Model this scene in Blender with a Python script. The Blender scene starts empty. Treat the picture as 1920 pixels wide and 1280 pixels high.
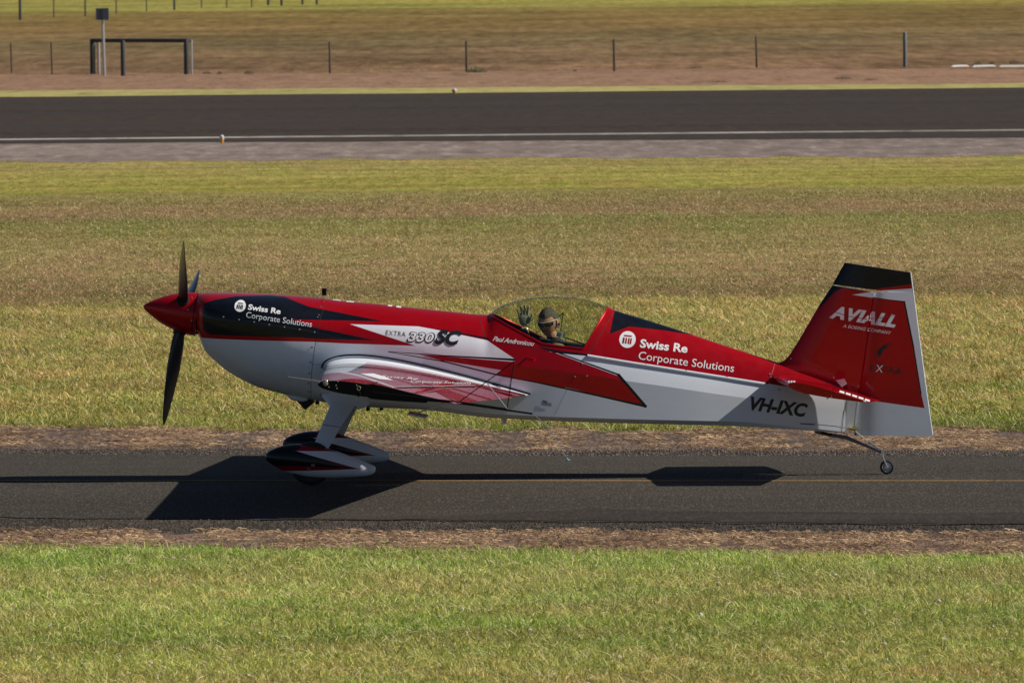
import bpy, bmesh, math, random
import numpy as np
from mathutils import Vector, Matrix
from mathutils.bvhtree import BVHTree
random.seed(7); rng = np.random.default_rng(7)
R = math.radians
SC = bpy.context.scene
COL = SC.collection

# ------------------------------------------------------------------ camera
F_PX = 13500.0                       # focal length in photo pixels (1920 wide)
CAM_H = 4.4
CAM = Vector((0.0, -60.0, CAM_H))
PITCH = math.atan((640 + 90) / F_PX)
ROLL = R(-0.6)
cd = bpy.data.cameras.new('camera'); cam = bpy.data.objects.new('camera', cd); COL.objects.link(cam)
cd.sensor_width = 36.0; cd.lens = F_PX / 1920 * 36.0
cd.clip_start = 1.0; cd.clip_end = 9000.0
CR = (Matrix.Rotation(math.pi / 2 - PITCH, 3, 'X') @ Matrix.Rotation(ROLL, 3, 'Z'))
cam.matrix_world = Matrix.Translation(CAM) @ CR.to_4x4()
cd.dof.use_dof = True; cd.dof.focus_distance = 60.3; cd.dof.aperture_fstop = 13.0
SC.camera = cam

# ------------------------------------------------------------------ world, sun, exposure
SUN_EL, SUN_AZ = 37.5, 4.9            # azimuth: degrees from +x towards the camera (-y)
sd = Vector((math.cos(R(SUN_EL)) * math.cos(R(SUN_AZ)), -math.cos(R(SUN_EL)) * math.sin(R(SUN_AZ)), math.sin(R(SUN_EL))))
w = bpy.data.worlds.new('World'); SC.world = w; w.use_nodes = True
nt = w.node_tree; bg = nt.nodes['Background']
sky = nt.nodes.new('ShaderNodeTexSky'); sky.sky_type = 'NISHITA'; sky.sun_disc = False
sky.sun_elevation = R(SUN_EL); sky.sun_rotation = math.atan2(sd.x, sd.y)
sky.air_density = 0.65; sky.dust_density = 0.3; sky.ozone_density = 1.5
nt.links.new(sky.outputs[0], bg.inputs[0]); bg.inputs[1].default_value = 0.05
sl = bpy.data.lights.new('sun', 'SUN'); sun = bpy.data.objects.new('sun', sl); COL.objects.link(sun)
sl.energy = 5.0; sl.angle = R(0.53); sl.color = (1.0, 0.93, 0.82)
sun.rotation_euler = (-sd).to_track_quat('-Z', 'Y').to_euler()
SC.view_settings.view_transform = 'Standard'; SC.view_settings.look = 'None'
SC.view_settings.exposure = 0.12; SC.view_settings.gamma = 1.0
SC.view_settings.use_curve_mapping = False

# ------------------------------------------------------------------ pixel -> place
def ray(px, py):
    return (CR @ Vector(((px - 960) / F_PX, -(py - 640) / F_PX, -1.0)))
def gz(y):
    """the taxiway is crowned: flat on top, falling about 2 % to both sides, level beyond"""
    return -0.022 * np.clip(np.abs(np.asarray(y, float) + 0.2) - 0.9, 0, 3.4)
GZ = -0.022 * 3.4
def ground(px, py):
    d = ray(px, py); z = 0.0
    for _ in range(12):
        p = CAM + d * ((z - CAM.z) / d.z); z = float(gz(p.y))
    return p
YAW = R(3.4)
ROOT = ground(1663, 891)
EX = Vector((math.cos(YAW), -math.sin(YAW), 0)); EY = Vector((math.sin(YAW), math.cos(YAW), 0))
def L(px, py, y=0.0):
    """photo pixel -> (x, z) on the aircraft-local plane at lateral offset y (near side is negative)"""
    d = ray(px, py); t = (y - (CAM - ROOT).dot(EY)) / d.dot(EY)
    p = CAM + d * t - ROOT
    return (p.dot(EX), p.z)
def L3(px, py, y=0.0):
    x, z = L(px, py, y); return Vector((x, y, z))
def P(v):
    """aircraft-local -> pixel"""
    wv = ROOT + EX * v[0] + EY * v[1] + Vector((0, 0, v[2]))
    c = CR.transposed() @ (wv - CAM)
    return (960 + F_PX * c.x / -c.z, 640 - F_PX * c.y / -c.z)

# ------------------------------------------------------------------ material helpers
def N(t, typ, **kw):
    n = t.nodes.new(typ)
    for k, v in kw.items(): setattr(n, k, v)
    return n
def mathn(t, op, a, b=None, c=None, clamp=False):
    n = N(t, 'ShaderNodeMath', operation=op, use_clamp=clamp)
    for i, v in enumerate((a, b, c)):
        if v is None: continue
        if isinstance(v, (int, float)): n.inputs[i].default_value = v
        else: t.links.new(v, n.inputs[i])
    return n.outputs[0]
def mixc(t, f, a, b, blend='MIX'):
    n = N(t, 'ShaderNodeMix', data_type='RGBA', blend_type=blend)
    for i, v in ((0, f), (6, a), (7, b)):
        if isinstance(v, (int, float)): n.inputs[i].default_value = v
        elif isinstance(v, tuple): n.inputs[i].default_value = (v[0], v[1], v[2], 1)
        else: t.links.new(v, n.inputs[i])
    return n.outputs[2]
def noise(t, vec, scale, detail=3, rough=0.55, dist=0.0):
    n = N(t, 'ShaderNodeTexNoise'); n.inputs['Scale'].default_value = scale
    n.inputs['Detail'].default_value = detail; n.inputs['Roughness'].default_value = rough
    n.inputs['Distortion'].default_value = dist
    if vec is not None: t.links.new(vec, n.inputs['Vector'])
    return n.outputs[0]
def ramp(t, f, stops, interp='LINEAR'):
    n = N(t, 'ShaderNodeValToRGB'); n.color_ramp.interpolation = interp
    e = n.color_ramp.elements
    while len(e) < len(stops): e.new(0.5)
    for i, (p, c) in enumerate(stops):
        e[i].position = p; e[i].color = (c[0], c[1], c[2], 1) if not isinstance(c, (int, float)) else (c, c, c, 1)
    t.links.new(f, n.inputs[0]); return n.outputs[0]
def mapr(t, v, a, b, c=0.0, d=1.0):
    n = N(t, 'ShaderNodeMapRange'); t.links.new(v, n.inputs[0])
    for i, q in enumerate((a, b, c, d)): n.inputs[i + 1].default_value = q
    return n.outputs[0]
def scaled(t, vec, s):
    n = N(t, 'ShaderNodeVectorMath', operation='MULTIPLY'); t.links.new(vec, n.inputs[0])
    n.inputs[1].default_value = s; return n.outputs[0]
def newmat(name):
    m = bpy.data.materials.new(name); m.use_nodes = True
    return m, m.node_tree, m.node_tree.nodes['Principled BSDF']
def setc(t, b, key, v):
    if isinstance(v, tuple): b.inputs[key].default_value = (v[0], v[1], v[2], 1)
    elif isinstance(v, (int, float)): b.inputs[key].default_value = v
    else: t.links.new(v, b.inputs[key])
def simple(name, col, rough=0.5, metal=0.0, coat=0.0, spec=0.5, vary=0.06, scale=8.0, bump=0.0):
    m, t, b = newmat(name)
    tc = N(t, 'ShaderNodeTexCoord').outputs['Object']
    nz = noise(t, tc, scale, 4)
    lo = tuple(max(0, c * (1 - vary)) for c in col); hi = tuple(c * (1 + vary) for c in col)
    setc(t, b, 'Base Color', mixc(t, nz, lo, hi))
    b.inputs['Roughness'].default_value = rough; b.inputs['Metallic'].default_value = metal
    b.inputs['Coat Weight'].default_value = coat; b.inputs['Coat Roughness'].default_value = 0.04
    b.inputs['Specular IOR Level'].default_value = spec
    if bump:
        bn = N(t, 'ShaderNodeBump'); bn.inputs['Strength'].default_value = bump; bn.inputs['Distance'].default_value = 0.01
        t.links.new(nz, bn.inputs['Height']); t.links.new(bn.outputs[0], b.inputs['Normal'])
    return m

# aircraft paint colours
RED = (0.39, 0.0008, 0.007); WHITE = (0.70, 0.745, 0.83); BLACK = (0.003, 0.005, 0.011); GREY = (0.30, 0.31, 0.34); RED_SHADED = (0.24, 0.004, 0.010)  # the darker red is RED with shade put into the colour, for the spats
def half_planes(t, vec, pts, axes=(0, 2)):
    """1 inside the convex polygon pts (in the two given local axes)"""
    a = 0.0
    for i in range(len(pts)):
        x0, y0 = pts[i]; x1, y1 = pts[(i + 1) % len(pts)]; a += x0 * y1 - x1 * y0
    if a < 0: pts = pts[::-1]
    out = None
    for i in range(len(pts)):
        x0, y0 = pts[i]; x1, y1 = pts[(i + 1) % len(pts)]
        nx, ny = -(y1 - y0), (x1 - x0); l = math.hypot(nx, ny)
        if l < 1e-6: continue
        nx /= l; ny /= l
        d = N(t, 'ShaderNodeVectorMath', operation='DOT_PRODUCT'); t.links.new(vec, d.inputs[0])
        v = [0, 0, 0]; v[axes[0]] = nx; v[axes[1]] = ny; d.inputs[1].default_value = v
        g = mathn(t, 'GREATER_THAN', d.outputs['Value'], nx * x0 + ny * y0)
        out = g if out is None else mathn(t, 'MULTIPLY', out, g)
    return out
def paint(name, base, layers, axes=(0, 2), rough=0.32, mirror=False, clean=False):
    m, t, b = newmat(name)
    vec = N(t, 'ShaderNodeTexCoord').outputs['Object']
    if mirror:
        ab = N(t, 'ShaderNodeVectorMath', operation='ABSOLUTE'); t.links.new(vec, ab.inputs[0])
        mm = N(t, 'ShaderNodeVectorMath', operation='MULTIPLY'); t.links.new(vec, mm.inputs[0]); mm.inputs[1].default_value = (1, 0, 1)
        m2 = N(t, 'ShaderNodeVectorMath', operation='MULTIPLY'); t.links.new(ab.outputs[0], m2.inputs[0]); m2.inputs[1].default_value = (0, -1, 0)
        ad = N(t, 'ShaderNodeVectorMath', operation='ADD'); t.links.new(mm.outputs[0], ad.inputs[0]); t.links.new(m2.outputs[0], ad.inputs[1])
        vec = ad.outputs[0]
    rgb = N(t, 'ShaderNodeRGB'); rgb.outputs[0].default_value = (*base, 1); cur = rgb.outputs[0]
    for pts, c in layers:
        cur = mixc(t, half_planes(t, vec, pts, axes), cur, c)
    nz = noise(t, scaled(t, vec, (3, 3, 8)), 2.0, 5, 0.65)
    cur = mixc(t, mapr(t, nz, 0.35, 0.75, 0.0, 0.0 if clean else 0.05), cur, (0.09, 0.08, 0.07))
    t.links.new(cur, b.inputs['Base Color'])
    sp_ = N(t, 'ShaderNodeSeparateColor'); t.links.new(cur, sp_.inputs[0])
    t.links.new(mathn(t, 'MULTIPLY', mathn(t, 'GREATER_THAN', mathn(t, 'SUBTRACT', sp_.outputs[0], sp_.outputs[1]), 0.12), 0.3), b.inputs['Metallic'])
    rn = mapr(t, noise(t, vec, 14.0, 4), 0.3, 0.7, rough * 0.85, rough * 1.2); t.links.new(rn, b.inputs['Roughness'])
    b.inputs['Coat Weight'].default_value = 0.75 if clean else 0.33; b.inputs['Coat Roughness'].default_value = 0.015 if clean else 0.035
    b.inputs['Specular IOR Level'].default_value = 0.15
    bn = N(t, 'ShaderNodeBump'); bn.inputs['Strength'].default_value = 0.0 if clean else 0.03; bn.inputs['Distance'].default_value = 0.02
    t.links.new(noise(t, vec, 5.0, 2), bn.inputs['Height']); t.links.new(bn.outputs[0], b.inputs['Coat Normal'])
    return m

# ------------------------------------------------------------------ mesh helpers
def mk(name, verts, faces, mat, parent=None, smooth=True, angle=None, kind=None):
    me = bpy.data.meshes.new(name); me.from_pydata([tuple(v) for v in verts], [], [tuple(f) for f in faces]); me.update()
    if isinstance(mat, (list, tuple)):
        for q in mat: me.materials.append(q)
    elif mat: me.materials.append(mat)
    if smooth: me.shade_smooth()
    if angle: me.set_sharp_from_angle(angle=R(angle))
    o = bpy.data.objects.new(name, me); COL.objects.link(o)
    if parent: o.parent = parent
    if kind: o['kind'] = kind
    return o
def bm_obj(name, bm, mat, parent=None, smooth=True, angle=None):
    me = bpy.data.meshes.new(name); bm.normal_update(); bm.to_mesh(me); bm.free()
    if isinstance(mat, (list, tuple)):
        for q in mat: me.materials.append(q)
    elif mat: me.materials.append(mat)
    if smooth: me.shade_smooth()
    if angle: me.set_sharp_from_angle(angle=R(angle))
    o = bpy.data.objects.new(name, me); COL.objects.link(o)
    if parent: o.parent = parent
    return o
def empty(name, loc=(0, 0, 0), rz=0.0, label=None, cat=None, group=None):
    o = bpy.data.objects.new(name, None); COL.objects.link(o); o.location = loc; o.rotation_euler = (0, 0, rz)
    o.empty_display_size = 0.2; tag(o, label, cat, group); return o
def tag(o, label=None, cat=None, group=None, kind=None):
    if label: o['label'] = label
    if cat: o['category'] = cat
    if group: o['group'] = group
    if kind: o['kind'] = kind
    return o
class MB:
    def __init__(s): s.v = []; s.f = []
    def add(s, v, f):
        n = len(s.v); s.v += [Vector(p) for p in v]; s.f += [tuple(i + n for i in q) for q in f]; return s
    def tube(s, pts, r, n=8, cap=True, rs=None, flat=1.0):
        pts = [Vector(p) for p in pts]; V = []; Fc = []
        up = Vector((0, 0, 1)); d0 = (pts[1] - pts[0]).normalized()
        if abs(d0.dot(up)) > 0.95: up = Vector((0, 1, 0))
        for i, p in enumerate(pts):
            a = pts[max(i - 1, 0)]; b = pts[min(i + 1, len(pts) - 1)]; d = (b - a).normalized()
            u = d.cross(up).normalized(); v = u.cross(d).normalized()
            rr = rs[i] if rs else r
            for k in range(n):
                an = 2 * math.pi * k / n
                V.append(p + u * (math.cos(an) * rr) + v * (math.sin(an) * rr * flat))
        for i in range(len(pts) - 1):
            for k in range(n):
                Fc.append((i * n + k, i * n + (k + 1) % n, (i + 1) * n + (k + 1) % n, (i + 1) * n + k))
        if cap:
            Fc.append(tuple(range(n))[::-1]); Fc.append(tuple((len(pts) - 1) * n + k for k in range(n)))
        return s.add(V, Fc)
    def box(s, c, sz, rot=None):
        V = []
        for i in (-1, 1):
            for j in (-1, 1):
                for k in (-1, 1):
                    q = Vector((i * sz[0] / 2, j * sz[1] / 2, k * sz[2] / 2))
                    if rot: q = rot @ q
                    V.append(Vector(c) + q)
        return s.add(V, [(0, 1, 3, 2), (4, 6, 7, 5), (0, 4, 5, 1), (2, 3, 7, 6), (0, 2, 6, 4), (1, 5, 7, 3)])
    def prism(s, poly, y0, y1):
        """poly: list of (x,z); extruded along y"""
        n = len(poly); V = [(p[0], y0, p[1]) for p in poly] + [(p[0], y1, p[1]) for p in poly]
        Fc = [tuple(range(n)), tuple(range(n, 2 * n))[::-1]] + [(i, i + n, (i + 1) % n + n, (i + 1) % n) for i in range(n)]
        return s.add(V, Fc)
    def disc(s, c, r, nrm, h, n=12):
        nrm = Vector(nrm).normalized(); c = Vector(c)
        return s.tube([c, c + nrm * h], r, n)
    def sphere(s, c, r, n=10, m=7, sc=(1, 1, 1)):
        V = []; Fc = []
        for i in range(m + 1):
            th = math.pi * i / m
            for k in range(n):
                ph = 2 * math.pi * k / n
                V.append(Vector(c) + Vector((r * sc[0] * math.sin(th) * math.cos(ph), r * sc[1] * math.sin(th) * math.sin(ph), r * sc[2] * math.cos(th))))
        for i in range(m):
            for k in range(n):
                Fc.append((i * n + k, (i + 1) * n + k, (i + 1) * n + (k + 1) % n, i * n + (k + 1) % n))
        return s.add(V, Fc)
    def build(s, name, mat, parent=None, smooth=True, angle=35):
        bm = bmesh.new()
        vs = [bm.verts.new(v) for v in s.v]
        for f in s.f:
            try: bm.faces.new([vs[i] for i in f])
            except ValueError: pass
        bmesh.ops.remove_doubles(bm, verts=bm.verts, dist=1e-6)
        bmesh.ops.recalc_face_normals(bm, faces=bm.faces)
        return bm_obj(name, bm, mat, parent, smooth, angle)
def curve_interp(xs, ys, q):
    """monotone cubic (pchip) interpolation"""
    xs = np.array(xs, float); ys = np.array(ys, float); q = np.atleast_1d(np.array(q, float))
    h = np.diff(xs); d = np.diff(ys) / h; m = np.zeros(len(xs))
    for i in range(1, len(xs) - 1):
        if d[i - 1] * d[i] > 0:
            w1 = 2 * h[i] + h[i - 1]; w2 = h[i] + 2 * h[i - 1]
            m[i] = (w1 + w2) / (w1 / d[i - 1] + w2 / d[i])
    m[0] = d[0]; m[-1] = d[-1]
    k = np.clip(np.searchsorted(xs, q) - 1, 0, len(h) - 1)
    t = np.clip((q - xs[k]) / h[k], 0, 1)
    h00 = 2 * t**3 - 3 * t**2 + 1; h10 = t**3 - 2 * t**2 + t; h01 = -2 * t**3 + 3 * t**2; h11 = t**3 - t**2
    return h00 * ys[k] + h10 * h[k] * m[k] + h01 * ys[k + 1] + h11 * h[k] * m[k + 1]

# ------------------------------------------------------------------ ground lines (edges found on the ground plane)
def vnoise(x, seed, freq):
    x = np.asarray(x, float) * freq + seed * 17.31
    i = np.floor(x).astype(int); f = x - i; f = f * f * (3 - 2 * f)
    h = lambda n: np.modf(np.abs(np.sin(n * 12.9898 + seed * 4.1) * 43758.5453))[0]
    return (h(i) * (1 - f) + h(i + 1) * f) * 2 - 1
def edge(rowl, rowr, amp=0.0, freq=2.0, seed=1):
    a = ground(0, rowl); b = ground(1920, rowr); k = (b.y - a.y) / (b.x - a.x)
    def f(x):
        y = a.y + k * (np.asarray(x, float) - a.x)
        if amp: y = y + amp * (vnoise(x, seed, freq) * 0.5 + vnoise(x, seed + 3, freq * 3.1) * 0.3 + vnoise(x, seed + 5, freq * 9.7) * 0.2)
        return y
    return f
E = {
    'grass_near': edge(1032, 1048, 0.22, 0.9, 1), 'dirt_near': edge(996, 1004, 0.22, 1.3, 2), 'taxi_near': edge(971, 986, 0.16, 0.8, 3),
    'taxi_far': edge(852.5, 857, 0.03, 2.0, 4), 'gravel_far': edge(842, 846, 0.3, 2.0, 11), 'grass_far': edge(803, 808, 0.55, 0.9, 5), 'shoulder_near': edge(303, 292, 1.6, 0.5, 6),
    'run_near': edge(269.5, 259, 0.5, 0.3, 7), 'run_far': edge(182.5, 165, 0.6, 0.05, 8), 'yellow_far': edge(171.5, 156.5, 2.0, 0.1, 9), 'brown_far': edge(142, 127, 6.0, 0.12, 10),
}
def sheet(name, lo, hi, z, mat, x0, x1, n, rows=1):
    xs = np.linspace(x0, x1, n + 1); ya = lo(xs); yb = hi(xs); V = []; Fc = []
    for r in range(rows + 1):
        t = r / rows
        for i in range(n + 1): yy = ya[i] * (1 - t) + yb[i] * t; V.append((xs[i], yy, z + float(gz(yy))))
    for r in range(rows):
        for i in range(n):
            a = r * (n + 1) + i; Fc.append((a, a + 1, a + n + 2, a + n + 1))
    return mk(name, V, Fc, mat, smooth=False, kind='structure')

# grass colour as a function of the place on the field (mown bands, dry patches)
BANDS = [(-16.8, (0.410, 0.378, 0.130)), (-14.6, (0.385, 0.392, 0.118)), (-12.6, (0.293, 0.347, 0.080)), (-11.0, (0.372, 0.397, 0.124)), (-8.8, (0.396, 0.412, 0.138)), (-7.5, (0.335, 0.404, 0.110)),
         (6.5, (0.152, 0.231, 0.045)), (8.0, (0.282, 0.297, 0.076)), (11.5, (0.375, 0.336, 0.115)), (20.0, (0.410, 0.359, 0.135)), (28.0, (0.387, 0.336, 0.135)), (31.6, (0.421, 0.347, 0.143)),
         (32.6, (0.237, 0.197, 0.083)), (37.0, (0.257, 0.205, 0.094)), (43.0, (0.335, 0.271, 0.128)), (52.0, (0.302, 0.264, 0.109)), (58.0, (0.257, 0.243, 0.086)), (61.0, (0.231, 0.231, 0.083)), (63.5, (0.310, 0.227, 0.121)), (66.0, (0.299, 0.233, 0.114)),
         (70.0, (0.262, 0.224, 0.094)), (74.5, (0.295, 0.277, 0.100)), (76.0, (0.307, 0.301, 0.076)), (84.0, (0.340, 0.332, 0.089)), (93.0, (0.352, 0.321, 0.114)), (170.0, (0.242, 0.182, 0.104)), (220.0, (0.248, 0.175, 0.110)), (300.0, (0.210, 0.175, 0.096)), (380.0, (0.242, 0.185, 0.084)), (430.0, (0.238, 0.190, 0.081)), (500.0, (0.252, 0.210, 0.081)), (535.0, (0.320, 0.330, 0.100))]
def grass_colour(t, pos, gain=1.0):
    sep = N(t, 'ShaderNodeSeparateXYZ'); t.links.new(pos, sep.inputs[0]); y = sep.outputs[1]
    dist = mathn(t, 'ADD', y, 60.0)
    n1 = noise(t, scaled(t, pos, (0.05, 0.22, 0.0)), 1.0, 4, 0.6)
    amp = mathn(t, 'MULTIPLY', mathn(t, 'SUBTRACT', n1, 0.5), mathn(t, 'MULTIPLY', dist, 0.085))
    n1b = noise(t, scaled(t, pos, (0.5, 1.6, 0.0)), 1.0, 4, 0.6)
    amp = mathn(t, 'ADD', amp, mathn(t, 'MULTIPLY', mathn(t, 'SUBTRACT', n1b, 0.5), mathn(t, 'MULTIPLY', dist, 0.03)))
    far = mathn(t, 'GREATER_THAN', y, 20.0)
    yd = mathn(t, 'ADD', y, mathn(t, 'MULTIPLY', amp, mathn(t, 'ADD', mathn(t, 'MULTIPLY', far, -0.35), 1.0)))
    # two colour ramps: near (to y=32) and far (to y=560 on a sqrt-like scale)
    def rp(lo, hi, sel):
        st = [((q - lo) / (hi - lo), c) for q, c in BANDS if sel(q)]
        return ramp(t, mapr(t, yd, lo, hi), st)
    a = rp(-17, 32.6, lambda q: q <= 31.7); b = rp(32, 94, lambda q: 32 < q < 94); c = rp(94, 560, lambda q: q > 94)
    col = mixc(t, mathn(t, 'GREATER_THAN', yd, 32.1), a, b); col = mixc(t, mathn(t, 'GREATER_THAN', yd, 120.0), col, c)
    n2 = noise(t, scaled(t, pos, (0.55, 0.9, 0.0)), 1.3, 5, 0.62)
    dry = mixc(t, 1.0, col, (1.18, 0.93, 1.2), 'MULTIPLY'); grn = mixc(t, 1.0, col, (0.87, 0.98, 0.82), 'MULTIPLY')
    col = mixc(t, mapr(t, n2, 0.36, 0.64), grn, dry)
    n3 = noise(t, scaled(t, pos, (0.16, 0.55, 0.0)), 1.0, 5, 0.6)
    col = mixc(t, 1.0, col, ramp(t, n3, [(0.3, (0.74, 0.72, 0.70)), (0.7, (1.2, 1.2, 1.2))]), 'MULTIPLY')
    if gain != 1.0: col = mixc(t, 1.0, col, (gain, gain, gain), 'MULTIPLY')
    return col, dist
def grass_ground_mat():
    m, t, b = newmat('turf')
    pos = N(t, 'ShaderNodeNewGeometry').outputs['Position']
    col, dist = grass_colour(t, pos, 1.0)
    # fine speckle that gets coarser with distance
    f1 = noise(t, scaled(t, pos, (14, 7, 1)), 1.0, 4, 0.75); f2 = noise(t, scaled(t, pos, (3.2, 0.8, 1)), 1.0, 5, 0.75)
    k = ramp(t, f1, [(0.3, (0.45, 0.45, 0.45)), (0.5, (0.95, 0.95, 0.95)), (0.72, (1.6, 1.55, 1.45))])
    k2 = ramp(t, f2, [(0.28, (0.62, 0.62, 0.62)), (0.72, (1.35, 1.35, 1.35))])
    f4 = noise(t, scaled(t, pos, (1.1, 0.09, 1)), 1.0, 5, 0.7); f5 = noise(t, scaled(t, pos, (0.05, 0.035, 1)), 1.0, 5, 0.65)
    farm = mapr(t, dist, 150, 230, 0.0, 1.0)
    kf = mixc(t, 1.0, ramp(t, f4, [(0.3, (0.62, 0.60, 0.58)), (0.7, (1.35, 1.35, 1.3))]), ramp(t, f5, [(0.35, (0.72, 0.74, 0.70)), (0.65, (1.25, 1.2, 1.15))]), 'MULTIPLY')
    col = mixc(t, farm, col, mixc(t, 1.0, col, kf, 'MULTIPLY'))
    col = mixc(t, 0.75, col, mixc(t, 1.0, col, k, 'MULTIPLY')); col = mixc(t, 1.0, col, k2, 'MULTIPLY')
    nearf = mapr(t, dist, 72, 96, 0.60, 0.12)
    col = mixc(t, nearf, col, mixc(t, 1.0, col, (0.34, 0.28, 0.27), 'MULTIPLY'))
    t.links.new(col, b.inputs['Base Color']); b.inputs['Roughness'].default_value = 1.0; b.inputs['Specular IOR Level'].default_value = 0.0
    bn = N(t, 'ShaderNodeBump'); bn.inputs['Strength'].default_value = 0.9; bn.inputs['Distance'].default_value = 0.12
    t.links.new(mathn(t, 'ADD', f2, mathn(t, 'MULTIPLY', f1, 0.4)), bn.inputs['Height']); t.links.new(bn.outputs[0], b.inputs['Normal'])
    return m
M_TURF = grass_ground_mat()
def blade_mat(name, straw=False):
    m, t, b = newmat(name)
    pos = N(t, 'ShaderNodeNewGeometry').outputs['Position']; rnd = N(t, 'ShaderNodeObjectInfo').outputs['Random']
    if straw:
        n1 = noise(t, scaled(t, pos, (0.6, 2.0, 0)), 1.0, 4)
        col = mixc(t, mapr(t, n1, 0.35, 0.65), (0.26, 0.175, 0.115), (0.52, 0.385, 0.265))
        col = mixc(t, 1.0, col, ramp(t, rnd, [(0.0, (0.55, 0.5, 0.5)), (0.6, (0.95, 0.9, 0.85)), (1.0, (1.4, 1.35, 1.2))]), 'MULTIPLY')
    else:
        col, _ = grass_colour(t, pos, 1.42)
        col = mixc(t, 1.0, col, ramp(t, rnd, [(0.0, (0.75, 0.88, 0.7)), (0.5, (1, 1, 0.95)), (1.0, (1.3, 1.15, 1.3))]), 'MULTIPLY')
        # root darker than tip: thatch colour low in the sward
    isl = N(t, 'ShaderNodeNewGeometry').outputs['Random Per Island']
    if straw: col = mixc(t, 1.0, col, ramp(t, isl, [(0.0, (0.5, 0.45, 0.42)), (1.0, (1.4, 1.4, 1.35))]), 'MULTIPLY')
    else:
        col = mixc(t, 1.0, col, ramp(t, isl, [(0.0, (0.36, 0.5, 0.30)), (0.4, (0.85, 0.95, 0.75)), (0.78, (1.25, 1.22, 1.15)), (1.0, (1.8, 1.7, 1.75))]), 'MULTIPLY')
        col = mixc(t, mapr(t, isl, 0.84, 0.88), col, (0.74, 0.64, 0.40))
    t.links.new(col, b.inputs['Base Color']); b.inputs['Roughness'].default_value = 0.6; b.inputs['Specular IOR Level'].default_value = 0.2
    tr = N(t, 'ShaderNodeBsdfTranslucent'); t.links.new(col, tr.inputs[0])
    mx = N(t, 'ShaderNodeMixShader'); mx.inputs[0].default_value = 0.2 if straw else 0.3
    out = t.nodes['Material Output']; t.links.new(b.outputs[0], mx.inputs[1]); t.links.new(tr.outputs[0], mx.inputs[2]); t.links.new(mx.outputs[0], out.inputs[0])
    return m
def rough_mat(name, base, dark, light, s1, s2, bump, bd, streak=(1, 1, 1), warm=None, an=0.16):
    m, t, b = newmat(name)
    pos = N(t, 'ShaderNodeNewGeometry').outputs['Position']
    a = noise(t, scaled(t, pos, (1, an, 1)), s1, 3, 0.8); c = noise(t, scaled(t, pos, streak), s2, 5, 0.6)
    col = mixc(t, mapr(t, c, 0.36, 0.64), dark, base); col = mixc(t, mapr(t, a, 0.50, 0.80, 0, 1), col, light)
    col = mixc(t, mapr(t, a, 0.45, 0.2, 0, 0.8), col, tuple(q * 0.4 for q in dark))
    if warm:
        col = mixc(t, mapr(t, noise(t, scaled(t, pos, warm[1]), 1.0, 4), 0.42, 0.68), col, warm[0])
    t.links.new(col, b.inputs['Base Color']); b.inputs['Roughness'].default_value = 0.95; b.inputs['Specular IOR Level'].default_value = 0.15
    bn = N(t, 'ShaderNodeBump'); bn.inputs['Strength'].default_value = bump; bn.inputs['Distance'].default_value = bd
    t.links.new(a, bn.inputs['Height']); t.links.new(bn.outputs[0], b.inputs['Normal'])
    return m
M_ASPH = rough_mat('asphalt', (0.054, 0.047, 0.038), (0.040, 0.035, 0.029), (0.145, 0.125, 0.10), 55, 0.35, 0.55, 0.012, (0.25, 1.6, 1))
M_RUN = rough_mat('runway asphalt', (0.050, 0.036, 0.027), (0.036, 0.026, 0.020), (0.064, 0.047, 0.036), 3.0, 0.10, 0.25, 0.02, (0.04, 1.6, 1), ((0.040, 0.034, 0.031), (0.003, 0.12, 0)))
M_SHOUL = rough_mat('shoulder', (0.24, 0.19, 0.165), (0.17, 0.135, 0.12), (0.36, 0.30, 0.27), 1.8, 0.25, 0.5, 0.05, (0.15, 1.2, 1))
M_DIRT = rough_mat('dry dirt', (0.18, 0.118, 0.088), (0.11, 0.07, 0.054), (0.34, 0.25, 0.185), 16, 0.9, 0.7, 0.03, (0.35, 3.0, 1))
M_DIRT2 = rough_mat('verge dirt', (0.14, 0.097, 0.074), (0.08, 0.056, 0.045), (0.30, 0.225, 0.17), 16, 0.9, 0.7, 0.03, (0.3, 2.2, 1))
M_GRAVEL = rough_mat('dark gravel', (0.062, 0.050, 0.040), (0.034, 0.028, 0.023), (0.16, 0.13, 0.105), 24, 0.9, 1.0, 0.03)
M_BROWN = rough_mat('brown earth strip', (0.29, 0.17, 0.105), (0.225, 0.135, 0.085), (0.34, 0.21, 0.13), 0.9, 0.10, 0.5, 0.2, (0.25, 0.7, 1))
M_YEL = rough_mat('pale grass strip', (0.39, 0.345, 0.125), (0.31, 0.28, 0.10), (0.45, 0.40, 0.17), 1.2, 0.1, 0.2, 0.05)
M_LINE = rough_mat('faded white line', (0.36, 0.33, 0.31), (0.14, 0.12, 0.11), (0.42, 0.39, 0.36), 1.0, 0.06, 0.1, 0.01)
M_YLINE = rough_mat('faded yellow line', (0.34, 0.20, 0.075), (0.24, 0.15, 0.07), (0.10, 0.085, 0.06), 26, 0.6, 0.5, 0.01, (0.4, 1, 1))

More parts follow.
